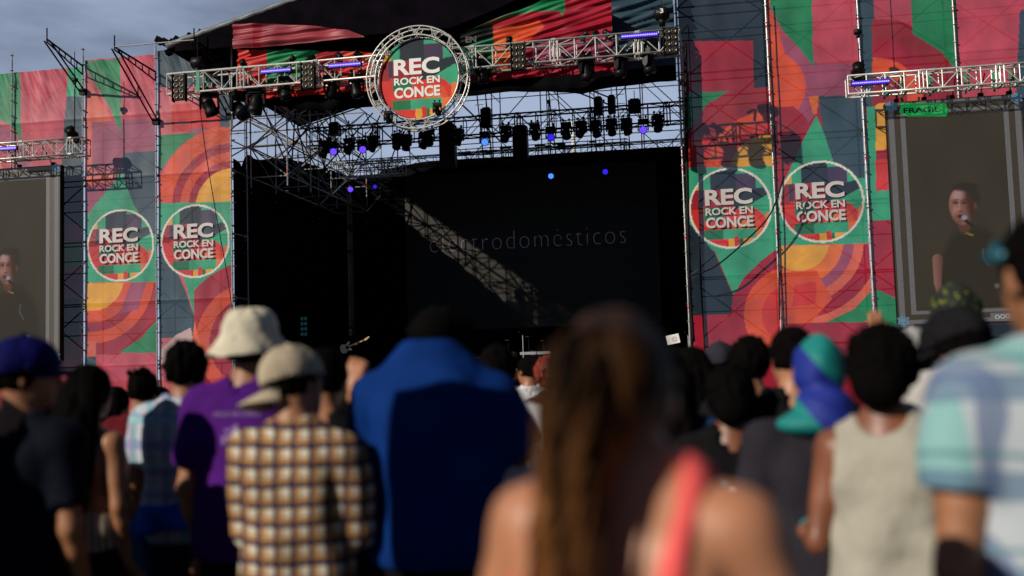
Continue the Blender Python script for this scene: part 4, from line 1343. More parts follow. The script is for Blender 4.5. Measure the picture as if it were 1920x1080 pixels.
class Fig:
    def __init__(s, woman=False, tilt=(0, 0, 0), armL=None, armR=None, seed=0, fat=0.0, pvz=1.50, slope=0.0):
        s.slope = slope; s.w = woman; s.seed = seed; s.fat = fat
        s.sh = (.148 if woman else .172)
        x = s.sh + .012
        s.S = {-1: (-x, -.005, 1.395 - slope), 1: (x, -.005, 1.395 - slope)}
        e = armL or ((-x - .045, -.03, 1.11), (-x - .03, .07, .86))
        f = armR or ((x + .045, -.03, 1.11), (x + .03, .07, .86))
        s.E = {-1: e[0], 1: f[0]}; s.W = {-1: e[1], 1: f[1]}
        s.hd = {-1: e[2] if len(e) > 2 else None, 1: f[2] if len(f) > 2 else None}
        s.HR = np.array((Matrix.Rotation(tilt[2], 3, 'Z') @ Matrix.Rotation(tilt[0], 3, 'X') @ Matrix.Rotation(tilt[1], 3, 'Y')).transposed())
        s.pv = (0, -.01, pvz)
    def H(s, p):                 # to head space (origin: skull centre, +y face, +z up)
        x, y, z = p[0] - s.pv[0], p[1] - s.pv[1], p[2] - s.pv[2]
        q = [s.HR[k][0] * x + s.HR[k][1] * y + s.HR[k][2] * z for k in range(3)]
        return q[0], q[1] - .03, q[2] - .125
    def head(s, p):
        q = s.H(p); w = .96 if s.w else 1.0
        d = ell(q, (0, -.012, .012), (.074 * w, .095, .092))
        d = sm(d, ell(q, (0, .035, -.045), (.056 * w, .058, .070)), .03)
        d = sm(d, cone(q, (0, .055, -.095), (0, .045, -.09), .026, .03), .025)      # chin
        d = sm(d, cone(q, (0, .085, .01), (0, .108, -.028), .008, .014), .012)      # nose
        d = sm(d, cone(q, (-.03, .078, .025), (.03, .078, .025), .012, .012), .015)  # brow
        for sx in (-1, 1):
            d = -sm(-d, ell(q, (sx * .030, .088, .004), (.017, .014, .011)), .01)
            d = sm(d, ell(q, (sx * .076 * w, -.005, -.012), (.010, .020, .031)), .008)
        d = sm(d, cone(q, (-.018, .088, -.058), (.018, .088, -.058), .007, .007), .008)
        return d
    def neck(s, p, g=0.):
        top = np.array(s.pv) + s.HR.T @ np.array([0, .005, .06])
        return cone(p, (0, -.015, 1.40), tuple(top), (.053 if s.w else .062) + g, (.047 if s.w else .056) + g)
    def torso(s, p, g=0.):
        f = s.fat; w = .9 if s.w else 1.0
        d = ell(p, (0, 0, 1.24), (.158 * w + f, .105 + f, .235))
        d = sm(d, ell(p, (0, .005, 1.05), ((.118 if s.w else .142) + f, .10 + f * 1.2, .19)), .06)
        d = sm(d, ell(p, (0, -.005, .92), ((.168 if s.w else .155) + f, .115 + f, .14)), .07)
        d = sm(d, cone(p, (-s.sh + .02 + s.slope, -.01, 1.385 - s.slope * .4), (s.sh - .02 - s.slope, -.01, 1.385 - s.slope * .4), .055, .055), .05)
        for sx in (-1, 1):
            d = sm(d, cone(p, (sx * (s.sh - .03), -.01, 1.40 - s.slope * .8), (sx * .035, -.015, 1.475), .035, .035), .03)
            if s.w: d = sm(d, ell(p, (sx * .07, .085, 1.26), (.06, .05, .06)), .03)
            # shoulder blades, and the hollow of the spine
            d = sm(d, ell(p, (sx * .085, -.075, 1.30), (.055, .03, .09)), .03)
        return d - g
    def arms(s, p, g=0., upto=1.0, sides=(-1, 1)):
        d = None
        for k in sides:
            S, E, W = np.array(s.S[k]), np.array(s.E[k]), np.array(s.W[k])
            m = .86 if s.w else 1.0
            a = cone(p, S, E, .052 * m + g, .040 * m + g)
            a = sm(a, cone(p, S + (E - S) * .25, S + (E - S) * .6, .046 * m + g, .045 * m + g), .01)
            if upto >= 1:
                mid = E + (W - E) * .3
                a = sm(a, cone(p, E, mid, .038 * m + g, .040 * m + g), .02)
                a = sm(a, cone(p, mid, W, .038 * m + g, .026 * m + g), .02)
            d = a if d is None else np.minimum(d, a)
        return d
    def legs(s, p, g=0.):
        d = None
        for k in (-1, 1):
            a = cone(p, (k * .088, 0, .88), (k * .10, .01, .48), .088 + g, .056 + g)
            a = sm(a, cone(p, (k * .10, .01, .48), (k * .105, -.02, .32), .052 + g, .055 + g), .03)
            a = sm(a, cone(p, (k * .105, -.02, .32), (k * .105, -.02, .09), .05 + g, .036 + g), .03)
            d = a if d is None else sm(d, a, .03)
        return d
    def feet(s, p, g=0.):
        d = None
        for k in (-1, 1):
            a = cone(p, (k * .105, -.04, .045), (k * .13, .17, .035), .04 + g, .032 + g)
            d = a if d is None else np.minimum(d, a)
        return d
    def body(s, p):
        d = sm(s.torso(p), s.neck(p), .04)
        d = sm(d, s.head(p), .025)
        d = sm(d, s.arms(p), .045)
        d = sm(d, s.legs(p), .05)
        return sm(d, s.feet(p), .03)
    def sleeve(s, p, ln, g):
        d = None
        for k in (-1, 1):
            S, E, W = np.array(s.S[k]), np.array(s.E[k]), np.array(s.W[k])
            if ln <= 1:
                T_ = S + (E - S) * ln; dr = (E - S) / np.linalg.norm(E - S)
                a = cone(p, S, T_ + dr * .05, .056 + g, .050 + g * 1.3)
                a = np.maximum(a, (p[0] - T_[0]) * dr[0] + (p[1] - T_[1]) * dr[1] + (p[2] - T_[2]) * dr[2])
            else:
                T_ = E + (W - E) * (ln - 1); dr = (W - E) / np.linalg.norm(W - E)
                a = sm(cone(p, S, E, .054 + g, .044 + g), np.maximum(cone(p, E, T_ + dr * .04, .043 + g, .034 + g), (p[0] - T_[0]) * dr[0] + (p[1] - T_[1]) * dr[1] + (p[2] - T_[2]) * dr[2]), .02)
            d = a if d is None else np.minimum(d, a)
        return d
    def shirt(s, p, ln=.7, g=.014, hem=.86, style='tee'):
        d = s.torso(p, g + .004)
        loose = ell(p, (0, 0, 1.02), (.16 + s.fat, .115 + s.fat, .32)) - g * .6
        if style != 'tight': d = sm(d, loose, .06)
        if ln > 0:
            d = sm(d, s.sleeve(p, ln, g), .035)
        d = d + folds(p, s.seed, .0085)
        d = np.maximum(d, hem - p[2])
        if style == 'tank':
            for k in (-1, 1):
                d = np.maximum(d, -(ell(p, (k * (s.sh + .035), 0, 1.36), (.062, .2, .13))))
            d = np.maximum(d, -ell(p, (0, 0, 1.50), (.078, .2, .075)))
        elif style == 'strap':
            band_ = np.maximum(d, p[2] - 1.285 - .25 * np.abs(p[0]))
            st_ = None
            for k in (-1, 1):
                a = np.abs(p[0] - k * (.082 + (p[2] - 1.3) * .12)) - .017
                st_ = a if st_ is None else np.minimum(st_, a)
            d = np.minimum(band_, np.maximum(d, st_))
        elif style == 'tube':
            d = np.maximum(d, p[2] - 1.10)
        elif style == 'collar':
            col_ = np.maximum(np.maximum(s.neck(p, .020), p[2] - 1.505), 1.40 - p[2])
            d = sm(d, col_, .015)
            d = np.maximum(d, p[2] - 1.52)
        if style in ('tee', 'collar', 'tight'):
            d = np.maximum(d, -np.maximum(s.neck(p, .008), 1.36 - p[2]))
        return d

def hand_parts(fig, k, h=.0075, curl=.5, spread=.15):
    """palm, four jointed fingers and a thumb, along the forearm"""
    W = np.array(fig.W[k], float); E = np.array(fig.E[k], float)
    d = Vector(fig.hd[k]) if fig.hd[k] else Vector(W - E)
    d.normalize()
    up = Vector((0, 1, 0)) if abs(d.y) < .8 else Vector((0, 0, 1))
    side = d.cross(up).normalized() * k           # towards the thumb side
    nrm = side.cross(d).normalized()
    if nrm.y < 0 and abs(d.y) < .8: nrm = -nrm
    sc = .92 if fig.w else 1.0
    W_ = Vector(W)
    segs = []
    palm0 = W_ + d * .012
    for i, (off, ln) in enumerate(((.030, .072), (.010, .080), (-.010, .075), (-.029, .060))):
        base = W_ + d * .085 * sc + side * off * sc
        segs.append((palm0 + side * off * .55, base, .015, .0125))
        dr = (d + side * (off * spread * 30 * .2)).normalized()
        c = curl * (1 + .15 * i)
        p0 = base
        for j, fr in enumerate((.45, .30, .25)):
            a = c * (j + .6)
            v = dr * math.cos(a) + nrm * math.sin(a)
            p1 = p0 + v * ln * fr * sc
            segs.append((p0, p1, .0098 - j * .0012, .0088 - j * .0012))
            p0 = p1
    tb = W_ + d * .030 + side * .026
    t1 = tb + (d * .6 + side * .75 + nrm * .25).normalized() * .036
    t2 = t1 + (d * .85 + side * .35 + nrm * .35).normalized() * .032
    t3 = t2 + (d * .95 + side * .1 + nrm * .4).normalized() * .024
    segs += [(tb - d * .01, t1, .015, .0125), (t1, t2, .0115, .0105), (t2, t3, .0105, .008)]
    allp = np.array([list(a) for sgm in segs for a in sgm[:2]] + [list(W_ - d * .04)])
    def f(x, y, z):
        p = (x, y, z)
        dd = cone(p, tuple(W_ - d * .04), tuple(palm0), .024, .022)
        for a, b, ra, rb in segs:
            dd = sm(dd, cone(p, tuple(a), tuple(b), ra, rb), .006 if ra < .0125 else .014)
        return dd
    return surfnet(f, allp.min(0) - .03, allp.max(0) + .03, h)

def hair_fn(fig, style, rnd):
    hatted = style.endswith('_hat'); style = style.replace('_hat', '')
    def f(x, y, z):
        p = (x, y, z); q = fig.H(p)
        nzz = .004 * np.sin(70 * q[0] + 3 * np.sin(50 * q[2]) + rnd) * np.cos(60 * q[2] + 40 * q[1]) + .003 * np.sin(130 * q[0] + 90 * q[1])
        cap = ell(q, (0, -.016, .018), (.086, .106, .103)) + nzz
        face = np.maximum(q[1] - .055 + .35 * np.minimum(q[2] - .05, 0) * -1, -10)
        if style == 'short':
            d = np.maximum(cap, face); d = np.maximum(d, -.055 - q[2] + .3 * np.clip(q[1], 0, 1) * 3)
        elif style == 'buzz':
            d = np.maximum(cap + .008, q[1] - .05); d = np.maximum(d, -.045 - q[2])
        elif style == 'thick':
            d = ell(q, (0, -.02, .022), (.098, .116, .112)) + nzz * 2
            d = np.maximum(d, q[1] - .06); d = np.maximum(d, -.075 - q[2])
        elif style == 'spiky':
            d = np.maximum(cap, face); d = np.maximum(d, -.06 - q[2])
            for k in range(16):
                a = k * 2.4; r = .02 + .055 * ((k * 7) % 5) / 5
                b = (r * math.cos(a), -.02 + r * math.sin(a), .085)
                e = (b[0] * 1.5, b[1] * 1.5 - .005, .135 + .02 * ((k * 3) % 4) / 4)
                d = sm(d, cone(q, b, e, .017, .003), .008)
        elif style == 'afro':
            d = ell(q, (0, -.03, .03), (.125, .13, .125)) + 3 * nzz
            d = np.maximum(d, q[1] - .062)
        elif style == 'bun':
            d = ell(q, (0, -.028, .015), (.105, .115, .112)) + nzz * 2
            d = sm(d, ell(q, (0, -.10, -.055), (.075, .06, .07)), .03)
            d = np.maximum(d, q[1] - .055)
        elif style == 'swept':
            d = ell(q, (0, -.018, .018), (.083, .108, .104)) + nzz
            st = .005 * np.sin(75 * x + 6 * np.sin(7 * z)) + .004 * np.sin(150 * x + 20 * z)
            d = sm(d, cone(p, (-.005, -.055, 1.60), (-.05, -.115, 1.42), .068, .042) + st, .03)
            d = sm(d, cone(p, (-.05, -.115, 1.42), (-.07, -.12, 1.30), .036, .015) + st, .03)
            d = sm(d, cone(p, (-.06, -.08, 1.50), (-.10, -.10, 1.28), .026, .012) + st, .012)
            d = np.maximum(d, q[1] - .055)
        elif style in ('long', 'verylong'):
            d = ell(q, (0, -.018, .018), (.094, .112, .108)) + nzz
            ln = .30 if style == 'long' else .40
            tail = ell(p, (0, -.115, 1.62 - ln), (.125, .055, ln)) + .006 * np.sin(55 * x + 4 * np.sin(9 * z + rnd)) + .004 * np.sin(130 * x)
            tail2 = np.minimum(cone(p, (-.075, -.05, 1.62), (-.10, -.11, 1.62 - ln * 1.3), .05, .03), cone(p, (.075, -.05, 1.62), (.10, -.11, 1.62 - ln * 1.3), .05, .03))
            d = sm(sm(d, tail, .04), tail2 + .004 * np.sin(70 * x), .03)
            d = np.maximum(d, q[1] - .055)
            d = np.maximum(d, -np.maximum(q[1] - .03, -(.20 + q[2]) * 10)) if False else d
        else:
            d = cap
        d = np.maximum(d, -(ell(q, (0, .10, -.02), (.062, .07, .085))))      # the face stays free
        if hatted: d = np.maximum(d, q[2] - .015 + .10 * q[1])
        return d
    return f

SKIN = dict(tan=mat('skin_tan', (.31, .135, .065), .5, nscale=6, namt=.12), pale=mat('skin_pale', (.42, .185, .10), .5, nscale=6, namt=.1),
            brown=mat('skin_brown', (.19, .065, .032), .45, nscale=6, namt=.15))
HAIR = dict(black=mat('hair_black', (.003, .0025, .0025), .85, nscale=40, namt=.4, spec=.02), brown=mat('hair_brown', (.03, .014, .008), .5, nscale=40, namt=.4, spec=.3),
            red=mat('hair_red', (.24, .022, .008), .55, nscale=40, namt=.5), grey=mat('hair_grey', (.10, .08, .07), .6, nscale=40, namt=.3))
EYE = mat('eye', (.3, .28, .26), .2)
def cl(name, c, n=.18, r=.8, b=.6): return mat(name, c, r, nscale=5, namt=n, bump=b, bscale=9, spec=.05)
TR = dict(black=cl('black_trousers', (.006, .006, .008)), jeans=cl('dark_jeans', (.012, .02, .05)), grey=cl('grey_trousers', (.03, .03, .033)))
SHOE = cl('shoe_leather', (.02, .018, .016))

def plaid(name, base, lines, bandsx=1.0, rough=.8, soft=.0):
    """woven checks in object space: lines = [(axis, period, offset, width, colour, weight)]"""
    m = bpy.data.materials.new(name); m.use_nodes = True
    t = m.node_tree; b = t.nodes['Principled BSDF']; b.inputs['Roughness'].default_value = rough
    b.inputs['Specular IOR Level'].default_value = .2
    c = t.nodes.new('ShaderNodeTexCoord')
    # a little warp so that the checks follow the folds
    n = t.nodes.new('ShaderNodeTexNoise'); n.inputs['Scale'].default_value = 5
    t.links.new(c.outputs['Object'], n.inputs['Vector'])
    sc = t.nodes.new('ShaderNodeVectorMath'); sc.operation = 'MULTIPLY_ADD'
    sc.inputs[1].default_value = (.03, .03, .03)
    t.links.new(n.outputs['Color'], sc.inputs[0]); t.links.new(c.outputs['Object'], sc.inputs[2])
    sp_ = t.nodes.new('ShaderNodeSeparateXYZ'); t.links.new(sc.outputs[0], sp_.inputs[0])
    add = t.nodes.new('ShaderNodeMath'); add.operation = 'MULTIPLY_ADD'; add.inputs[1].default_value = .55
    t.links.new(sp_.outputs['Y'], add.inputs[0]); t.links.new(sp_.outputs['X'], add.inputs[2])
    cur = None
    for (ax, per, off, wd, col, wt) in lines:
        src = add.outputs[0] if ax == 'x' else sp_.outputs['Z']
        a = t.nodes.new('ShaderNodeMath'); a.operation = 'ADD'; a.inputs[1].default_value = off + 50 * per
        t.links.new(src, a.inputs[0])
        md = t.nodes.new('ShaderNodeMath'); md.operation = 'MODULO'; md.inputs[1].default_value = per
        t.links.new(a.outputs[0], md.inputs[0])
        lt_ = t.nodes.new('ShaderNodeMath'); lt_.operation = 'LESS_THAN'; lt_.inputs[1].default_value = wd
        t.links.new(md.outputs[0], lt_.inputs[0])
        ml = t.nodes.new('ShaderNodeMath'); ml.operation = 'MULTIPLY'; ml.inputs[1].default_value = wt
        t.links.new(lt_.outputs[0], ml.inputs[0])
        mix = t.nodes.new('ShaderNodeMix'); mix.data_type = 'RGBA'
        t.links.new(ml.outputs[0], mix.inputs['Factor'])
        if cur is None: mix.inputs['A'].default_value = (*base, 1)
        else: t.links.new(cur, mix.inputs['A'])
        mix.inputs['B'].default_value = (*col, 1)
        cur = mix.outputs['Result']
    t.links.new(cur, b.inputs['Base Color'])
    return m

def person(label, px, top, dist, woman=False, skin='tan', hair=('short', 'black'), shirt=None, trousers='black', yaw=0., tilt=(0, 0, 0),
           armL=None, armR=None, hat=None, h=.018, fat=0., hatpad=0., group=None, extra=None, curl=(.5, .5), at=None, Hgt=None, seed=None, hands=True, pvz=1.50, slope=0.0):
    """px, top: photo column and row of the top of the head at view depth dist; or at=(x, y) and Hgt"""
    if at is None:
        q = D(px, top, dist); x, y, Hh = q.x, q.y, q.z - hatpad
        q2 = D(px, top + 40, dist); x, y = (q.x + q2.x) / 2, (q.y + q2.y) / 2
    else: (x, y), Hh = at, Hgt
    sd = seed if seed is not None else (px or 0) * .37 + dist * 3
    fig = Fig(woman, tilt, armL, armR, sd, fat, pvz, slope)
    s = Hh / 1.737
    root = empty('person', (x, y, 0), yaw, label, 'person', group, s)
    pts = np.array([fig.S[-1], fig.S[1], fig.E[-1], fig.E[1], fig.W[-1], fig.W[1], (-.27, -.2, 0), (.27, .25, 1.79)])
    lo, hi = pts.min(0) - .09, pts.max(0) + .09; lo[2] = -.02
    parts = [surfnet(lambda a, b, c: fig.body((a, b, c)), lo, hi, h)]
    # a finer head on the same body surface
    hp = np.array(fig.pv)
    if hands:
        for k, cu_ in ((-1, curl[0]), (1, curl[1])): parts.append(hand_parts(fig, k, .009 if h > .017 else .0075, cu_))
    body = np_mesh('body', parts, SKIN[skin], root)
    for sx in (-1, 1):
        loc = np.array(fig.pv) + fig.HR.T @ np.array([sx * .030, .03 + .083, .125 + .004])
        MB().lathe((0, 0, 0), [(.001, -.011), (.008, -.008), (.0115, 0), (.008, .008), (.001, .011)], 10).build('eye', EYE, root, True).location = tuple(loc)
    if shirt:
        m_, kw = shirt
        b0 = lo.copy(); b0[2] = kw.get('hem', .86) - .04; b1 = hi.copy(); b1[2] = max(1.6, pts[2:6, 2].max() + .1)
        np_mesh('shirt', [surfnet(lambda a, b, c: fig.shirt((a, b, c), **kw), b0, b1, min(h, .016))], m_, root)
    np_mesh('trousers', [surfnet(lambda a, b, c: np.maximum(np.maximum(sm(fig.legs((a, b, c), .018), fig.torso((a, b, c), .008), .04) + folds((a, b, c), sd, .004), c - .98), .07 - c), (-.3, -.2, .0), (.3, .2, 1.05), .02)], TR[trousers], root)
    sh_ = np_mesh('shoe', [surfnet(lambda a, b, c: np.maximum(np.minimum(fig.feet((a, b, c), .010), cone((a, b, c), (99, 0, 0), (99, 0, 1), .1, .1)), .002 - c), (-.22, -.12, -.02), (.0, .26, .12), .015)], SHOE, root)
    np_mesh('shoe', [surfnet(lambda a, b, c: np.maximum(fig.feet((a, b, c), .010), .002 - c), (.0, -.12, -.02), (.22, .26, .12), .015)], SHOE, root)
    if hair:
        st_, hc = hair
        if hat: st_ += '_hat'
        zl = 1.45 if 'long' not in st_ and 'swept' not in st_ else .90
        hm = hc if not isinstance(hc, str) else HAIR[hc]
        np_mesh('hair', [surfnet(hair_fn(fig, st_, sd), (-.24, -.30, zl), (.24, .22, 1.90), min(h, .012))], hm, root)
    if hat: hat(fig, root)
    if extra: extra(fig, root)
    return root

def in_head(fig, s):
    """move a mesh builder's points from head space to the figure"""
    R_ = fig.HR.T; pv = np.array(fig.pv)
    s.v = [tuple(pv + R_ @ (np.array(v) + np.array([0, .03, .125]))) for v in s.v]
    return s
def bucket_hat(m):
    def f(fig, root):
        s = MB(); n = 48; prof = [(.001, .118), (.045, .116), (.072, .106), (.088, .086), (.099, .06), (.104, .02), (.108, .012), (.122, -.010), (.140, -.034), (.152, -.052), (.150, -.058), (.120, -.018), (.102, .0), (.095, .05)]
        vs = []
        for r, z in prof:
            for i in range(n):
                a = 2 * math.pi * i / n
                wv = .007 * math.sin(5 * a + 1) * max(0, (r - .1)) * 14 + .003 * math.sin(9 * a + z * 50)
                vs.append(((r + wv * .4) * math.cos(a), (r * 1.12 + wv * .4) * math.sin(a) - .015, z + wv + .012))
        fs = [(k * n + i, k * n + (i + 1) % n, (k + 1) * n + (i + 1) % n, (k + 1) * n + i) for k in range(len(prof) - 1) for i in range(n)]
        in_head(fig, s.add(vs, fs)).build('bucket_hat', m, root, True)
    return f
def cap_hat(m, ang=0.0, brim=True, drop=-.2, bz=.02, size=1.0, y0=.075, bm=None):
    """baseball cap; ang: direction of the peak in head space (0 = over the face)"""
    def f(fig, root):
        rot = Matrix.Rotation(ang, 3, 'Z')
        def g(a, b, c):
            q = fig.H((a, b, c))
            d = ell(q, (0, -.014, .030), (.092 * size, .113 * size, .098 * size))
            seam = .0015 * np.cos(6 * np.arctan2(q[0], q[1] + .014))
            d = np.maximum(d - seam, -(ell(q, (0, -.014, .026), (.084 * size, .104 * size, .092 * size))))
            return np.maximum(d, .012 - q[2] + .12 * q[1])
        parts = surfnet(g, (-.22, -.28, 1.5), (.22, .25, 1.92), .0075)
        o = np_mesh('cap', [parts], m, root)
        if brim:
            s = MB(); vs = []; n = 14
            for th in (0, -.005):
                for i in range(n + 1):
                    a = math.pi * (i / n) - math.pi / 2
                    for r in (0, .5, 1):
                        x = .078 * math.sin(a) * (1 + .0 * r); y = y0 + r * .095 * max(0.0, math.cos(a)) ** .8
                        y += .035 * math.cos(a) - .035
                        vs.append(rot @ Vector((x, y, bz + drop * r * .085 - .012 * math.sin(a) ** 2 + th)) + Vector((0, -.008, 0)))
            fs = []; N = (n + 1) * 3
            for i in range(n):
                for r in range(2):
                    a = i * 3 + r
                    fs.append((a, a + 3, a + 4, a + 1)); fs.append((N + a, N + a + 1, N + a + 4, N + a + 3))
                fs.append((i * 3 + 2, i * 3 + 5, N + i * 3 + 5, N + i * 3 + 2)); fs.append((i * 3, N + i * 3, N + i * 3 + 3, i * 3 + 3))
            in_head(fig, s.add(vs, fs)).build('peak', bm or m, o, True)
        in_head(fig, MB().lathe((0, -.014, .128 * size), [(.012, -.004), (.01, .004), (.003, .006)], 10)).build('button', m, o, True)
    return f

# the materials of single garments
two = plaid('brown_white_navy_check', (.56, .52, .42), [('x', .062, 0, .033, (.42, .20, .018), .85), ('z', .062, 0, .033, (.42, .20, .018), .85), ('x', .062, .0, .017, (.02, .012, .045), .95), ('z', .062, .0, .018, (.02, .012, .045), .95), ('x', .062, .031, .006, (.05, .03, .08), .5), ('z', .062, .031, .006, (.05, .03, .08), .5)])
lightplaid = plaid('pale_blue_check', (.46, .50, .58), [('x', .085, 0, .035, (.12, .34, .40), .7), ('z', .11, .03, .04, (.16, .22, .44), .7), ('x', .17, .09, .02, (.34, .22, .38), .5), ('z', .19, .12, .03, (.30, .60, .62), .6), ('x', .17, .13, .012, (.2, .2, .4), .5)])
lightplaid2 = plaid('pale_turquoise_check', (.40, .45, .50), [('x', .15, 0, .06, (.16, .42, .41), .75), ('z', .16, .03, .05, (.10, .18, .28), .8), ('x', .15, .08, .035, (.10, .15, .28), .75), ('z', .16, .12, .012, (.08, .2, .25), .7)])

# the foreground woman: streaked hair
m = bpy.data.materials.new('streaked_hair'); m.use_nodes = True
t_ = m.node_tree; b_ = t_.nodes['Principled BSDF']; b_.inputs['Roughness'].default_value = .6; b_.inputs['Specular IOR Level'].default_value = .12
c_ = t_.nodes.new('ShaderNodeTexCoord'); mp_ = t_.nodes.new('ShaderNodeMapping'); mp_.inputs['Scale'].default_value = (26, 12, 2.2)
n_ = t_.nodes.new('ShaderNodeTexNoise'); n_.inputs['Scale'].default_value = 1.0; n_.inputs['Detail'].default_value = 3
r_ = t_.nodes.new('ShaderNodeValToRGB'); r_.color_ramp.elements[0].position = .40; r_.color_ramp.elements[0].color = (.014, .005, .002, 1)
r_.color_ramp.elements[1].position = .62; r_.color_ramp.elements[1].color = (.24, .095, .026, 1)
# dyed lighter towards the tips
s_ = t_.nodes.new('ShaderNodeSeparateXYZ'); mr = t_.nodes.new('ShaderNodeMapRange')
mr.inputs['From Min'].default_value = 1.62; mr.inputs['From Max'].default_value = 1.35; mr.inputs['To Min'].default_value = .16; mr.inputs['To Max'].default_value = 1.0
mm = t_.nodes.new('ShaderNodeVectorMath'); mm.operation = 'SCALE'
for a, b in ((c_.outputs['Object'], mp_.inputs[0]), (mp_.outputs[0], n_.inputs['Vector']), (n_.outputs['Fac'], r_.inputs['Fac']), (c_.outputs['Object'], s_.inputs[0]),
             (s_.outputs['Z'], mr.inputs['Value']), (r_.outputs['Color'], mm.inputs[0]), (mr.outputs[0], mm.inputs['Scale']), (mm.outputs[0], b_.inputs['Base Color'])):
    t_.links.new(a, b)
M['streaked'] = m
def strands(fig, root, n=300, m=None):
    r3 = random.Random(3); s = MB()
    for k in range(n):
        a = r3.uniform(-1.9, .15)
        x0 = .085 * math.sin(a); y0 = -.035 - .075 * math.cos(a)
        x = x0; y = y0 - .0; z = 1.61 + r3.uniform(-.02, .05)
        ph = r3.uniform(0, 6); p = Vector((x0 * .8, y0 * .8, z))
        ln = r3.uniform(.20, .52); N = 9
        for i in range(1, N + 1):
            u = i / N
            q = Vector((x0 * (1 - .45 * u) - (.0 + .05 * (1 if k % 3 else .3)) * u ** 1.9 + .012 * math.sin(6 * u + ph), y0 - .045 * math.sin(min(1, u * 1.4) * 2.2) - .02 * u + .008 * math.sin(9 * u + ph), z - ln * u))
            s.tube(p, q, .0032 * (1 - .6 * (i - 1) / N), 4, .0032 * (1 - .6 * i / N)); p = q
    s.build('hair_strands', m or M['streaked'], root, True)

def tail_extra(fig, root): strands(fig, root)
girl = person('woman in the near foreground with long streaked brown hair and a coral strappy top', 1168, 508, 1.46, True, 'pale', ('swept', M['streaked']),
              (cl('coral_jersey', (.85, .12, .12)), dict(ln=0, style='strap', g=.008, hem=.9)), 'jeans', yaw=-.28, pvz=1.452, tilt=(-.28, -.08, .35), extra=tail_extra, h=.014,
              armL=((-.235, .0, 1.13), (-.23, .10, .90)), armR=((.235, .0, 1.13), (.23, .10, .90)))
def sunglasses(fig, root):
    m_ = mat('teal_mirror_lens', (.005, .09, .13), .3)
    s = MB()
    for sx in (-1, 1):
        s.lathe((sx * .045, .075, .045), [(.004, -.008), (.024, -.004), (.026, .002), (.004, .006)], 14, Matrix.Rotation(-math.pi / 2 - .2, 3, 'X') @ Matrix.Rotation(sx * .5, 3, 'Y'))
        s.box((sx * .086, .03, .035), (.006, .07, .018))
    s.tube((-.025, .10, .045), (.025, .10, .045), .004, 6)
    in_head(fig, s).build('sunglasses', m_, root, True)
person('tall man in a pale turquoise checked short sleeved shirt at the right edge', 1972, 396, 2.1, False, 'tan', ('short', 'black'), (lightplaid2, dict(ln=.56, style='collar', g=.022)),
       'jeans', yaw=.25, fat=.015, h=.014, tilt=(.0, 0, .05), extra=sunglasses)
def bracelet(fig, root, k=-1, m=None):
    W, E = Vector(fig.W[k]), Vector(fig.E[k]); d = (W - E).normalized()
    s = MB(); _, u, v = s.frame(d); c = W - d * .02
    pts = [c + (u * math.cos(a) + v * math.sin(a)) * .031 for a in np.linspace(0, 2 * math.pi, 17)]
    s.path(pts, .006, 6).build('bracelet', m or cl('teal_beads', (.05, .25, .24)), root, True)
person('woman in a cream sleeveless top with dark gathered hair and a hand on her hip', 1652, 614, 3.0, True, 'brown', ('bun', 'black'), (cl('cream_cotton', (.36, .345, .29), .12, .85, 1.0), dict(ln=0, style='tank', g=.016, hem=.70)),
       'grey', yaw=-.35, armL=((-.20, -.05, 1.12), (-.27, .13, 1.13), (.1, .9, .1)), extra=lambda f, r: bracelet(f, r), h=.015)
# person in the blue and turquoise head scarf
SC_ = bpy.data.materials.new('two_colour_scarf'); SC_.use_nodes = True
t_ = SC_.node_tree; b_ = t_.nodes['Principled BSDF']; b_.inputs['Roughness'].default_value = .7
c_ = t_.nodes.new('ShaderNodeTexCoord'); mp_ = t_.nodes.new('ShaderNodeMapping'); mp_.inputs['Rotation'].default_value = (0, .75, .3)
w_ = t_.nodes.new('ShaderNodeTexWave'); w_.inputs['Scale'].default_value = 1.35; w_.inputs['Distortion'].default_value = 1.2; w_.inputs['Phase Offset'].default_value = 1.0
r_ = t_.nodes.new('ShaderNodeValToRGB'); r_.color_ramp.interpolation = 'CONSTANT'; r_.color_ramp.elements[0].color = (.0, .20, .19, 1); r_.color_ramp.elements[1].position = .5; r_.color_ramp.elements[1].color = (.003, .018, .24, 1)
for a, b in ((c_.outputs['Object'], mp_.inputs[0]), (mp_.outputs[0], w_.inputs['Vector']), (w_.outputs['Fac'], r_.inputs['Fac']), (r_.outputs['Color'], b_.inputs['Base Color'])): t_.links.new(a, b)
def headscarf(mm_, drape=True, size=1.0):
    def f(fig, root):
        def g(a, b, c):
            q = fig.H((a, b, c))
            d = ell(q, (0, -.02, .008), (.090 * size, .110 * size, .108 * size)) + .007 * np.abs(np.sin(30 * q[2] + 24 * q[0] + 6 * q[1])) + .004 * np.sin(50 * q[0] - 20 * q[2])
            if drape:
                d = sm(d, ell((a, b, c), (0, -.05, 1.50), (.10, .10, .085)) + .009 * np.abs(np.sin(42 * c + 22 * a)), .02)
                d = sm(d, ell((a, b, c), (-.02, -.07, 1.455), (.135, .085, .045)), .03)
            d = np.maximum(d, -ell(q, (0, .11, -.015), (.064, .08, .09)))
            return np.maximum(d, q[1] - .075) if not drape else d
        np_mesh('headscarf', [surfnet(g, (-.26, -.28, 1.36), (.26, .24, 1.93), .009)], mm_, root)
    return f
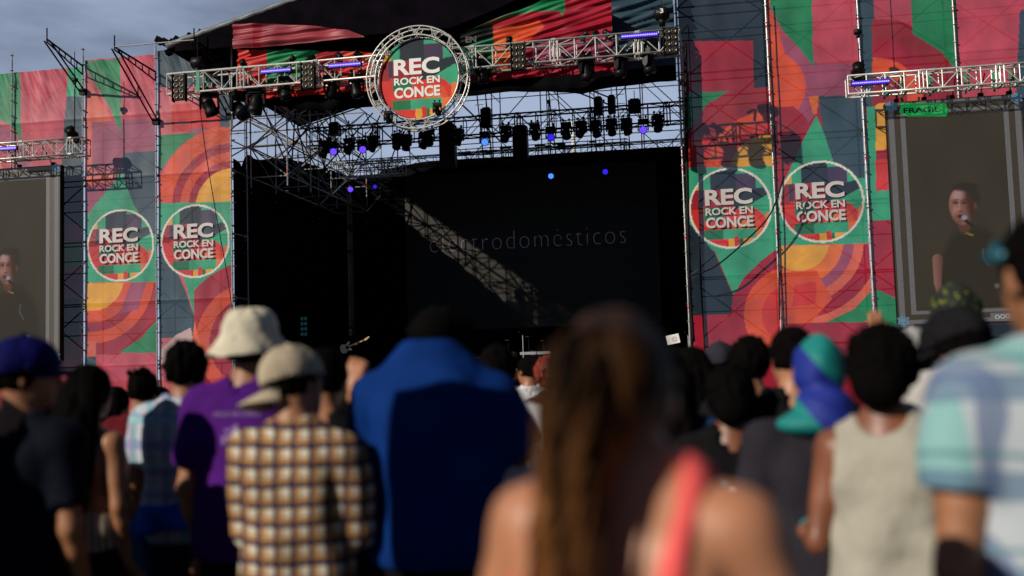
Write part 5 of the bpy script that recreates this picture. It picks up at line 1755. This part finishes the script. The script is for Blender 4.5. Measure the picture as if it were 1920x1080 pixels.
def print_on_sleeve(fig, root):
    s = MB()
    S, E = Vector(fig.S[-1]), Vector(fig.E[-1]); c = S.lerp(E, .62)
    d = (E - S).normalized()
    _, u, v = s.frame(d)
    for a in np.linspace(-.5, .5, 7):
        n_ = Vector((-math.cos(a + .5), -math.sin(a + .5), 0))
        s.box(c + n_ * .0725 + d * .02 * math.sin(a * 5), (.022, .022, .03), Matrix.Rotation(a, 3, 'Z'))
    s.build('sleeve_print', M['white'], root)
person('person in a blue and turquoise head scarf and dark grey tee shirt', 1532, 622, 3.35, False, 'tan', None, (cl('charcoal_tee', (.022, .020, .028)), dict(ln=.72)), 'black', yaw=.1, hat=headscarf(SC_), hatpad=.01, fat=.01,
       extra=print_on_sleeve, h=.015, armL=((-.25, -.03, 1.13), (-.16, .16, .98)))
person('man with short black hair and one ear showing, just left of the head scarf', 1486, 614, 4.1, False, 'pale', ('short', 'black'), (cl('black_tee_one', (.008, .008, .009)), dict(ln=.7)), yaw=.2, tilt=(0, 0, .15))
bluem = cl('royal_blue_cotton', (.003, .026, .15))
person('broad man in a royal blue collared shirt with his head bowed in the dark', 808, 500, 3.6, False, 'brown', ('bun', 'black'), (bluem, dict(ln=.9, style='collar', g=.022)), 'black', fat=.008, pvz=1.45, slope=.045, tilt=(-1.1, 0, 0), h=.015,
       armL=((-.235, .08, 1.17), (-.15, .28, 1.3), (.3, .6, .7)), armR=((.235, .08, 1.17), (.15, .28, 1.3), (-.3, .6, .7)))
person('man in a brown and white checked shirt with a beige cap worn backwards', 552, 644, 3.5, False, 'tan', ('short', 'black'), (two, dict(ln=1.75, style='collar', g=.018, hem=.84)), 'black', yaw=-.1, tilt=(-.08, -.25, -.35),
       hat=cap_hat(cl('beige_cap_cloth', (.40, .34, .25)), math.pi - .6, True, -.5, -.008, 1.1, .10), hatpad=.02, h=.015, armL=((-.205, .04, 1.13), (-.1, .22, 1.12)), armR=((.205, .04, 1.13), (.1, .22, 1.12)))
pur = cl('purple_cotton', (.062, .009, .15))
def back_print(fig, root):
    m_ = mat('faded_lilac_print', (.32, .2, .5), .8)
    def shirt_y(x, z):
        ys = np.linspace(-.24, -.06, 60)
        v = fig.shirt((np.full(60, x), ys, np.full(60, z)), .75, .02, .86)
        k = np.argmax(v < 0)
        return ys[k] - .004
    lt_ = text_mesh('back_lettering', 'ROCK EN CONCE', (.0, 0, 1.375), .17, .016, m_, root, .01, .002)
    for v in lt_.data.vertices: v.co.y += shirt_y(v.co.x, v.co.z)
    s = MB(); rg = random.Random(2)
    for k in range(46):
        x = rg.uniform(-.045, .045); z = 1.295 + rg.uniform(-.035, .04) * (1 - abs(x) * 9)
        s.box((x, shirt_y(x, z), z), (rg.uniform(.006, .016), .003, rg.uniform(.004, .012)))
    s.build('back_emblem', m_, root)
person('man in a purple tee shirt and a cream bucket hat', 468, 577, 4.15, False, 'tan', ('thick', 'black'), (pur, dict(ln=.75, g=.02)), 'black', fat=.02, yaw=.05, hat=bucket_hat(cl('cream_hat_cloth', (.56, .52, .41), .2, .9, 1.0)), hatpad=.02, extra=back_print, h=.015)
def tied_jacket(fig, root):
    def g(a, b, c):
        d = np.abs(fig.torso((a, b, c), .035)) - .022
        d = np.maximum(np.abs(c - .98 - .02 * np.sin(8 * a)) - .06, d) + .006 * np.sin(50 * c + 20 * a)
        return sm(d, ell((a, b, c), (-.19, -.04, .92), (.05, .05, .09)) + .006 * np.sin(60 * c), .02)
    np_mesh('tied_jacket', [surfnet(g, (-.3, -.25, .75), (.3, .25, 1.12), .013)], cl('bright_blue_cloth', (.01, .09, .55)), root)
person('man in a pale blue checked shirt with a bright blue jacket round his waist', 348, 646, 4.9, False, 'tan', ('thick', 'black'), (lightplaid, dict(ln=.75, style='collar', g=.024)), 'jeans', yaw=-.05, extra=tied_jacket, h=.015,
       armL=((-.25, -.02, 1.12), (-.24, .10, .86)))
person('man with spiky black hair in a dark red tee shirt', 267, 684, 6.0, False, 'tan', ('spiky', 'black'), (cl('dark_red_tee', (.09, .008, .012)), dict(ln=.7)), hatpad=.035)
def neck_scarf(m_):
    def f(fig, root):
        np_mesh('scarf', [surfnet(lambda a, b, c: np.maximum(ell((a, b, c), (0, 0, 1.45), (.115, .10, .055)) + .004 * np.sin(70 * c + 20 * a), -fig.neck((a, b, c), .004)), (-.16, -.16, 1.36), (.16, .16, 1.55), .01)], m_, root)
    return f
person('person in a white top with a pale teal scarf beside the spiky haired man', 216, 727, 7.3, True, 'pale', ('long', 'black'), (cl('white_top', (.7, .7, .7)), dict(ln=.8)), extra=neck_scarf(cl('teal_scarf', (.16, .36, .36))), yaw=-.4)
def tattoo(fig, root):
    s = MB(); rg = random.Random(8)
    for k in range(40):
        x = rg.uniform(.01, .085); z = rg.uniform(1.17, 1.33)
        ys = np.linspace(-.2, -.03, 80); v = fig.body((np.full(80, x), ys, np.full(80, z)))
        y = ys[np.argmax(v < .0)] - .0015
        s.box((x, y, z), (rg.uniform(.008, .02), .002, rg.uniform(.006, .018)), Matrix.Rotation(rg.uniform(-1, 1), 3, 'Y'))
    s.build('back_tattoo', mat('tattoo_ink', (.05, .07, .05), .6, nscale=30, namt=.6), root)
knit = plaid('cream_knit', (.42, .36, .27), [('x', .03, 0, .012, (.10, .06, .05), .9)], .9)
person('woman with long dark hair and a tattooed bare back in a beige strapless top', 165, 688, 4.6, True, 'tan', ('long', 'black'), (knit, dict(ln=0, style='tube', g=.010, hem=.93)), 'black', yaw=-.25, extra=tattoo, h=.015,
       armR=((.20, -.02, 1.12), (.17, .06, .87)))
def denim_vest(fig, root):
    np_mesh('denim_vest', [surfnet(lambda a, b, c: np.maximum(np.maximum(fig.shirt((a, b, c), .15, .022, 1.0), -.0 - (-a - .04)), -99), (-.3, -.25, .95), (.3, .25, 1.55), .014)], cl('washed_denim', (.10, .20, .26)), root)
person('man in a royal blue cap and navy tee shirt at the left edge', 38, 632, 3.7, False, 'tan', ('short', 'black'), (cl('navy_tee', (.004, .006, .013)), dict(ln=.75)), 'black', yaw=-.1,
       tilt=(0, 0, -1.0), hat=cap_hat(cl('royal_blue_cap', (.004, .005, .07)), 0, True, -.3, .03, 1.1), hatpad=.02, extra=denim_vest, fat=.02, h=.015)
person('small dark haired person half hidden right of the man in the blue cap', 100, 712, 6.8, True, 'tan', ('long', 'black'), (cl('black_tee_two', (.01, .01, .012)), dict(ln=.7)))
person('child in a light blue shirt low between the adults at the left', 238, 893, 5.0, False, 'pale', ('short', 'black'), (cl('light_blue_shirt', (.10, .26, .48)), dict(ln=.9)), 'jeans', yaw=.3)
person('man in black raising one hand in front of the stage guitarist', 606, 655, 3.9, False, 'pale', ('short', 'black'), (cl('black_long_sleeve', (.006, .006, .007)), dict(ln=1.35)),
       armR=((.17, .16, 1.33), (.045, .22, 1.585), (.15, .05, 1)), curl=(.5, 1.0), tilt=(-.1, 0, 0), h=.015)
person('man in a white tee shirt mostly hidden behind the blue shirt man', 932, 648, 4.5, False, 'tan', ('short', 'black'), (cl('white_tee', (.72, .72, .76)), dict(ln=.8, g=.022)), 'black', fat=.015, h=.015,
       armR=((.24, .02, 1.13), (.2, .2, 1.02)))
person('dark haired man with a white collar far off in front of the drum kit', 993, 669, 8.6, False, 'tan', ('short', 'black'), (cl('white_collar_shirt', (.6, .6, .62)), dict(ln=.8, style='collar')), yaw=.4, tilt=(0, 0, .5))
person('person with curly bright red hair beside the foreground hair', 1032, 668, 7.6, True, 'pale', ('afro', 'red'), (cl('brown_top', (.05, .02, .012)), dict(ln=.8)), hatpad=.03)
person('person with a pink cap far off just left of the white collar man', 966, 693, 10.5, False, 'tan', ('short', 'black'), (cl('grey_tee_far', (.04, .04, .045)), dict(ln=.8)), hat=cap_hat(cl('pink_cap', (.6, .12, .12)), 1.2))
# right hand crowd
person('man with thick black hair, tallest of the dark row under the right banners', 1405, 629, 5.0, False, 'tan', ('thick', 'black'), (cl('black_tee_three', (.008, .008, .009)), dict(ln=.8)), hatpad=.02)
person('person in a dark grey knitted cap in the row under the right banners', 1350, 641, 6.4, False, 'brown', ('short', 'black'), (cl('black_tee_four', (.01, .01, .012)), dict(ln=.8)), hat=cap_hat(cl('grey_knit', (.028, .028, .04)), 0, False, size=1.08), hatpad=.02)
person('woman with long black hair in the row under the right banners', 1298, 653, 5.4, True, 'brown', ('long', 'black'), (cl('black_tee_five', (.008, .008, .009)), dict(ln=.8)))
person('person in a navy top standing in the dark next to the foreground hair', 1248, 660, 4.2, False, 'brown', ('long', 'black'), (cl('navy_top', (.012, .04, .11)), dict(ln=.8)))
def chest_glints(fig, root):
    s = MB(); rg = random.Random(6)
    for k in range(16):
        s.box((rg.uniform(-.12, .10), -.135 + rg.uniform(-.01, .01), rg.uniform(1.1, 1.3)), (rg.uniform(.01, .035), .006, rg.uniform(.01, .03)), Matrix.Rotation(rg.uniform(-1, 1), 3, 'Y'))
    s.build('back_print', mat('teal_print', (.03, .25, .32), .5), root)
person('person in black with a teal print glinting on the back', 1368, 690, 4.0, False, 'brown', ('bun', 'black'), (cl('black_tee_six', (.006, .006, .007)), dict(ln=.8)), extra=chest_glints)
person('person with short hair in the dark row, directly under the notice', 1268, 652, 7.2, False, 'brown', ('long', 'black'), (cl('black_tee_seven', (.01, .01, .012)), dict(ln=.8)))
person('man in a light cap raising an open hand before the right screen', 1712, 618, 5.6, False, 'tan', ('short', 'black'), (cl('black_tee_eight', (.01, .01, .012)), dict(ln=.7)),
       armL=((-.22, .1, 1.52), (-.16, .16, 1.70), (.0, .1, 1)), curl=(.08, .5), hat=cap_hat(cl('pale_cap', (.3, .3, .3)), 0))
tur = bpy.data.materials.new('yellow_green_spotted_cloth'); tur.use_nodes = True
t_ = tur.node_tree; b_ = t_.nodes['Principled BSDF']; b_.inputs['Roughness'].default_value = .8
c_ = t_.nodes.new('ShaderNodeTexCoord'); v_ = t_.nodes.new('ShaderNodeTexVoronoi'); v_.inputs['Scale'].default_value = 42
r_ = t_.nodes.new('ShaderNodeValToRGB'); r_.color_ramp.interpolation = 'CONSTANT'
r_.color_ramp.elements[0].color = (.30, .26, .02, 1); r_.color_ramp.elements[1].position = .33; r_.color_ramp.elements[1].color = (.008, .010, .006, 1)
e_ = r_.color_ramp.elements.new(.2); e_.color = (.05, .12, .02, 1)
t_.links.new(c_.outputs['Object'], v_.inputs['Vector']); t_.links.new(v_.outputs['Distance'], r_.inputs['Fac']); t_.links.new(r_.outputs['Color'], b_.inputs['Base Color'])
person('tall person in a black turban spotted with yellow and green', 1788, 528, 4.7, False, 'tan', None, (cl('dark_olive_top', (.02, .02, .012)), dict(ln=.8)), hat=headscarf(tur, False, 1.15), hatpad=.02)
person('man in a black cap and pale grey tee shirt with his ear lit', 1822, 530, 3.7, False, 'tan', ('thick', 'black'), (cl('pale_grey_tee', (.42, .41, .40), .2), dict(ln=.8, g=.02)), 'black', fat=.02, yaw=.2, pvz=1.45, tilt=(-.5, 0, .4),
       hat=cap_hat(cl('black_cap', (.01, .01, .012)), .3, True, -.2, .03, 1.14), hatpad=.03, h=.015)
person('man with cropped grey hair between the cream top woman and the black cap man', 1740, 628, 5.8, False, 'tan', ('buzz', 'grey'), (cl('dark_tee_nine', (.012, .012, .014)), dict(ln=.8)), tilt=(0, 0, .4))
person('person in a maroon top in the gap between the cream top and the checked sleeve', 1742, 690, 4.3, True, 'brown', ('short', 'black'), (cl('maroon_top', (.06, .012, .03)), dict(ln=.8)), 'grey')
person('person with gathered black hair low behind the man in the pale blue checked shirt', 300, 728, 8.5, True, 'tan', ('bun', 'black'), (cl('pale_blue_top', (.15, .3, .36)), dict(ln=.8)))
person('short haired person in grey just right of the tattooed woman, far off', 214, 742, 9.5, False, 'tan', ('short', 'black'), (cl('grey_top_far', (.04, .04, .045)), dict(ln=.8)))

# the crowd standing behind and beside the photographer (it throws the long evening shadows on the backs in front)
back = [(-1.15, -1.1, 1.9), (-2.80, 2.84, 1.86), (-3.45, 3.3, 1.8), (-3.2, 3.95, 1.72), (-4.0, 3.2, 1.8), (-1.15, .55, 1.86), (-2.7, 1.2, 1.84), (-3.3, 2.35, 1.78), (-4.2, 3.4, 1.78), (-1.9, -.4, 1.85), (.3, 1.15, .0)]
# ------------------------------------------------------------------ the band on the stage
def guitar(root_loc, rot):
    t = empty('electric_guitar', root_loc, 0, 'cream electric guitar lit by the sun held by the guitarist on the stage', 'guitar')
    t.rotation_euler = rot
    pts = [(-.22, .02), (-.20, .12), (-.10, .16), (.0, .11), (.08, .14), (.15, .17), (.17, .12), (.10, .07), (.10, -.04), (.16, -.10), (.13, -.15), (.05, -.13), (-.06, -.16), (-.18, -.14), (-.23, -.06)]
    MB().prism([Vector((a, 0, b)) for a, b in pts], (0, .045, 0)).build('guitar_body', M['cream'], t)
    MB().box((.38, .012, .01), (.62, .02, .05)).build('neck', M['maple'], t)
    MB().prism([Vector((.68, .0, -.03)), Vector((.70, 0, .045)), Vector((.86, 0, .07)), Vector((.88, 0, .03)), Vector((.78, 0, -.01))], (0, .02, 0)).build('headstock', M['maple'], t)
    MB().prism([Vector((-.03, -.004, .04)), Vector((.09, -.004, .05)), Vector((.10, -.004, -.03)), Vector((.03, -.004, -.07)), Vector((-.02, -.004, -.04))], (0, .004, 0)).build('pickguard', M['dark'], t)
M['cream'] = mat('cream_lacquer', (.75, .62, .38), .3, nscale=5, namt=.08)
M['bronze'] = mat('dull_bronze', (.05, .035, .015), .4, .8)
M['maple'] = mat('maple_wood', (.5, .3, .14), .4, nscale=12)
blk = cl('black_stage_clothes', (.006, .006, .007))
def performer(px, pz_, Y, lab, **kw):
    q = P(px, pz_, Y)
    r = person(lab, px, 0, 0, at=(q.x, Y), Hgt=1.74, yaw=math.pi + kw.pop('turn', 0), seed=px * .3, **kw)
    r.location.z = q.z - 1.74
    return r
gp_ = performer(658, 618, 34.5, 'guitarist in black on the stage', shirt=(blk, dict(ln=1.5)), armL=((-.25, .08, 1.15), (-.30, .33, 1.16)), armR=((.25, .02, 1.15), (.06, .22, 1.0)))
c = P(650, 652, 34.25)
guitar((c.x, 34.22, c.z), (0, -.35, 0))
gp_.location.z = c.z - 1.05
performer(857, 592, 39.5, 'drummer in black at the back of the stage', shirt=(blk, dict(ln=.9)), skin='tan')
# platform for the drummer, drums and stands
dp = P(857, 592, 39.5).z - 1.74
tag(MB().box((P(857, 600, 39.5).x, 40.0, (1.3 + dp) / 2), (2.6, 2.2, dp - 1.3)).build('drum_riser', M['blackcloth']), 'black riser under the drummer', 'stage')
def cyl_y(s, c, r, l): return s.lathe(c, [(r, -l / 2), (r, l / 2)], 24, Matrix.Rotation(math.pi / 2, 3, 'X'))
k = P(985, 640, 35.5)
kt = empty('drum_kit', (k.x, 35.5, 1.3), 0, 'dark drum kit with small bright fittings at the right part of the stage', 'drums')
s = MB(); cyl_y(s, (0, 0, .3), .28, .4); s.build('bass_drum', M['blackplastic'], kt)
s = MB(); s.lathe((-.35, -.1, .75), [(.16, -.1), (.16, .1)], 20).lathe((.3, -.1, .78), [(.15, -.1), (.15, .1)], 20); s.build('tom', M['blackplastic'], kt)
for dx, dz in ((-.6, 1.25), (.6, 1.2), (.1, 1.35)):
    s = MB().lathe((dx, .1, dz), [(.17, -.01), (.03, .012), (.01, .02)], 20); s.build('cymbal', M['bronze'], kt, True)
    MB().tube((dx, .1, 0), (dx, .1, dz), .012, 6).build('stand', M['dark'], kt)
for j, (px, w_, hh, lab) in enumerate([(905, .7, .6, 'black guitar amplifier with a thin silver strip right of the drummer'), (800, .7, 1.1, 'tall black bass amplifier at the back of the stage left of the drummer'),
                                      (1150, .9, 1.3, 'black equipment rack at the right part of the stage')]):
    q = P(px, 640, 38.5)
    s = empty('amplifier', (q.x, 38.5, 1.3), 0, lab, 'amplifier')
    MB().box((0, 0, hh / 2), (w_, .4, hh)).box((0, 0, hh + .14), (w_ * .9, .35, .25)).build('cabinet', M['blackplastic'], s)
    MB().box((0, -.18, hh + .12), (w_ * .7, .01, .03)).build('control_strip', M['zinc'], s)
for j, (px, py, lab) in enumerate([(980, 640, 'thin silver microphone stand on the stage near the drums'), (1290, 640, 'thin silver microphone stand at the right side of the stage')]):
    q = P(px, 628, 34)
    s = empty('microphone_stand', (q.x, 34, 1.3), 0, lab, 'mic stand', 'microphone stands on the stage')
    MB().tube((0, 0, 0), (0, 0, q.z - 1.3), .012, 6).lathe((0, 0, 0), [(.13, 0), (.12, .02), (.02, .03)], 12).build('pole', M['alu'], s)
    MB().tube((0, 0, q.z - 1.3), (-.1, -.1, q.z - 1.2), .02, 8, .03).build('microphone', M['dark'], s)
q = P(1005, 662, 34.6)
tag(MB().box((q.x, 34.6, q.z), (1.0, .4, .09)).box((q.x - .4, 34.6, q.z - .4), (.04, .3, .75)).box((q.x + .4, 34.6, q.z - .4), (.04, .3, .75)).build('keyboard', M['zinc']), 'pale grey keyboard on a stand by the drum kit', 'keyboard')
q = P(571, 612, 35.5)
s = empty('lamp_tower', (q.x, 35.5, 1.3), 0, 'small dark tower with faint teal cells on the left part of the stage', 'stage light')
MB().box((0, 0, (q.z - 1.3) / 2), (.06, .06, q.z - 1.3)).box((0, 0, q.z - 1.3), (.28, .12, .75)).build('housing', M['dark'], s)
m5 = mat('teal_cell', (.02, .08, .09), .4, emit=(.05, .22, .25), es=.12)
for i in range(2):
    for j in range(4):
        MB().box((-.065 + .13 * i, -.065, q.z - 1.3 - .27 + .18 * j), (.09, .01, .11)).build('lamp_cell', m5, s)

# unseen column added left of the camera to shade the man in blue
s = empty('shade_column', (-1.87, 1.94, 0), .17, 'tall black shade column added out of view on the left', 'speaker')
MB().box((0, 0, 1.23), (.54, .4, 2.38)).build('cabinet', M['blackplastic'], s)
MB().box((0, -.21, 1.21), (.46, .02, 2.1)).build('column_face', M['dark'], s)
MB().box((0, 0, .03), (.7, .6, .06)).build('foot_plate', M['dark'], s)
# ------------------------------------------------------------------ the crowd behind the photographer
SRC = [o for o in C.objects if o.name.startswith('person') and o.get('label', '').startswith(('person with short hair in the dark row', 'man in black raising', 'woman with long black hair in the row'))]
base_h = [o.scale[0] * 1.737 for o in SRC]
for k, (x, y, hh) in enumerate(b for b in back if b[2] > 0):
    if hh <= 0: continue
    src = SRC[k % len(SRC)] if k else [o for o in SRC if 'raising' in o['label']][0]
    o = copy_tree(src)
    o.location = (x, y, 0); o.scale = (hh / 1.737,) * 3; o.rotation_euler = (0, 0, .17 + .1 * math.sin(k * 3))
    o['label'] = 'person in black in the crowd behind the photographer, outside the picture'
    o['group'] = 'people standing behind the photographer'
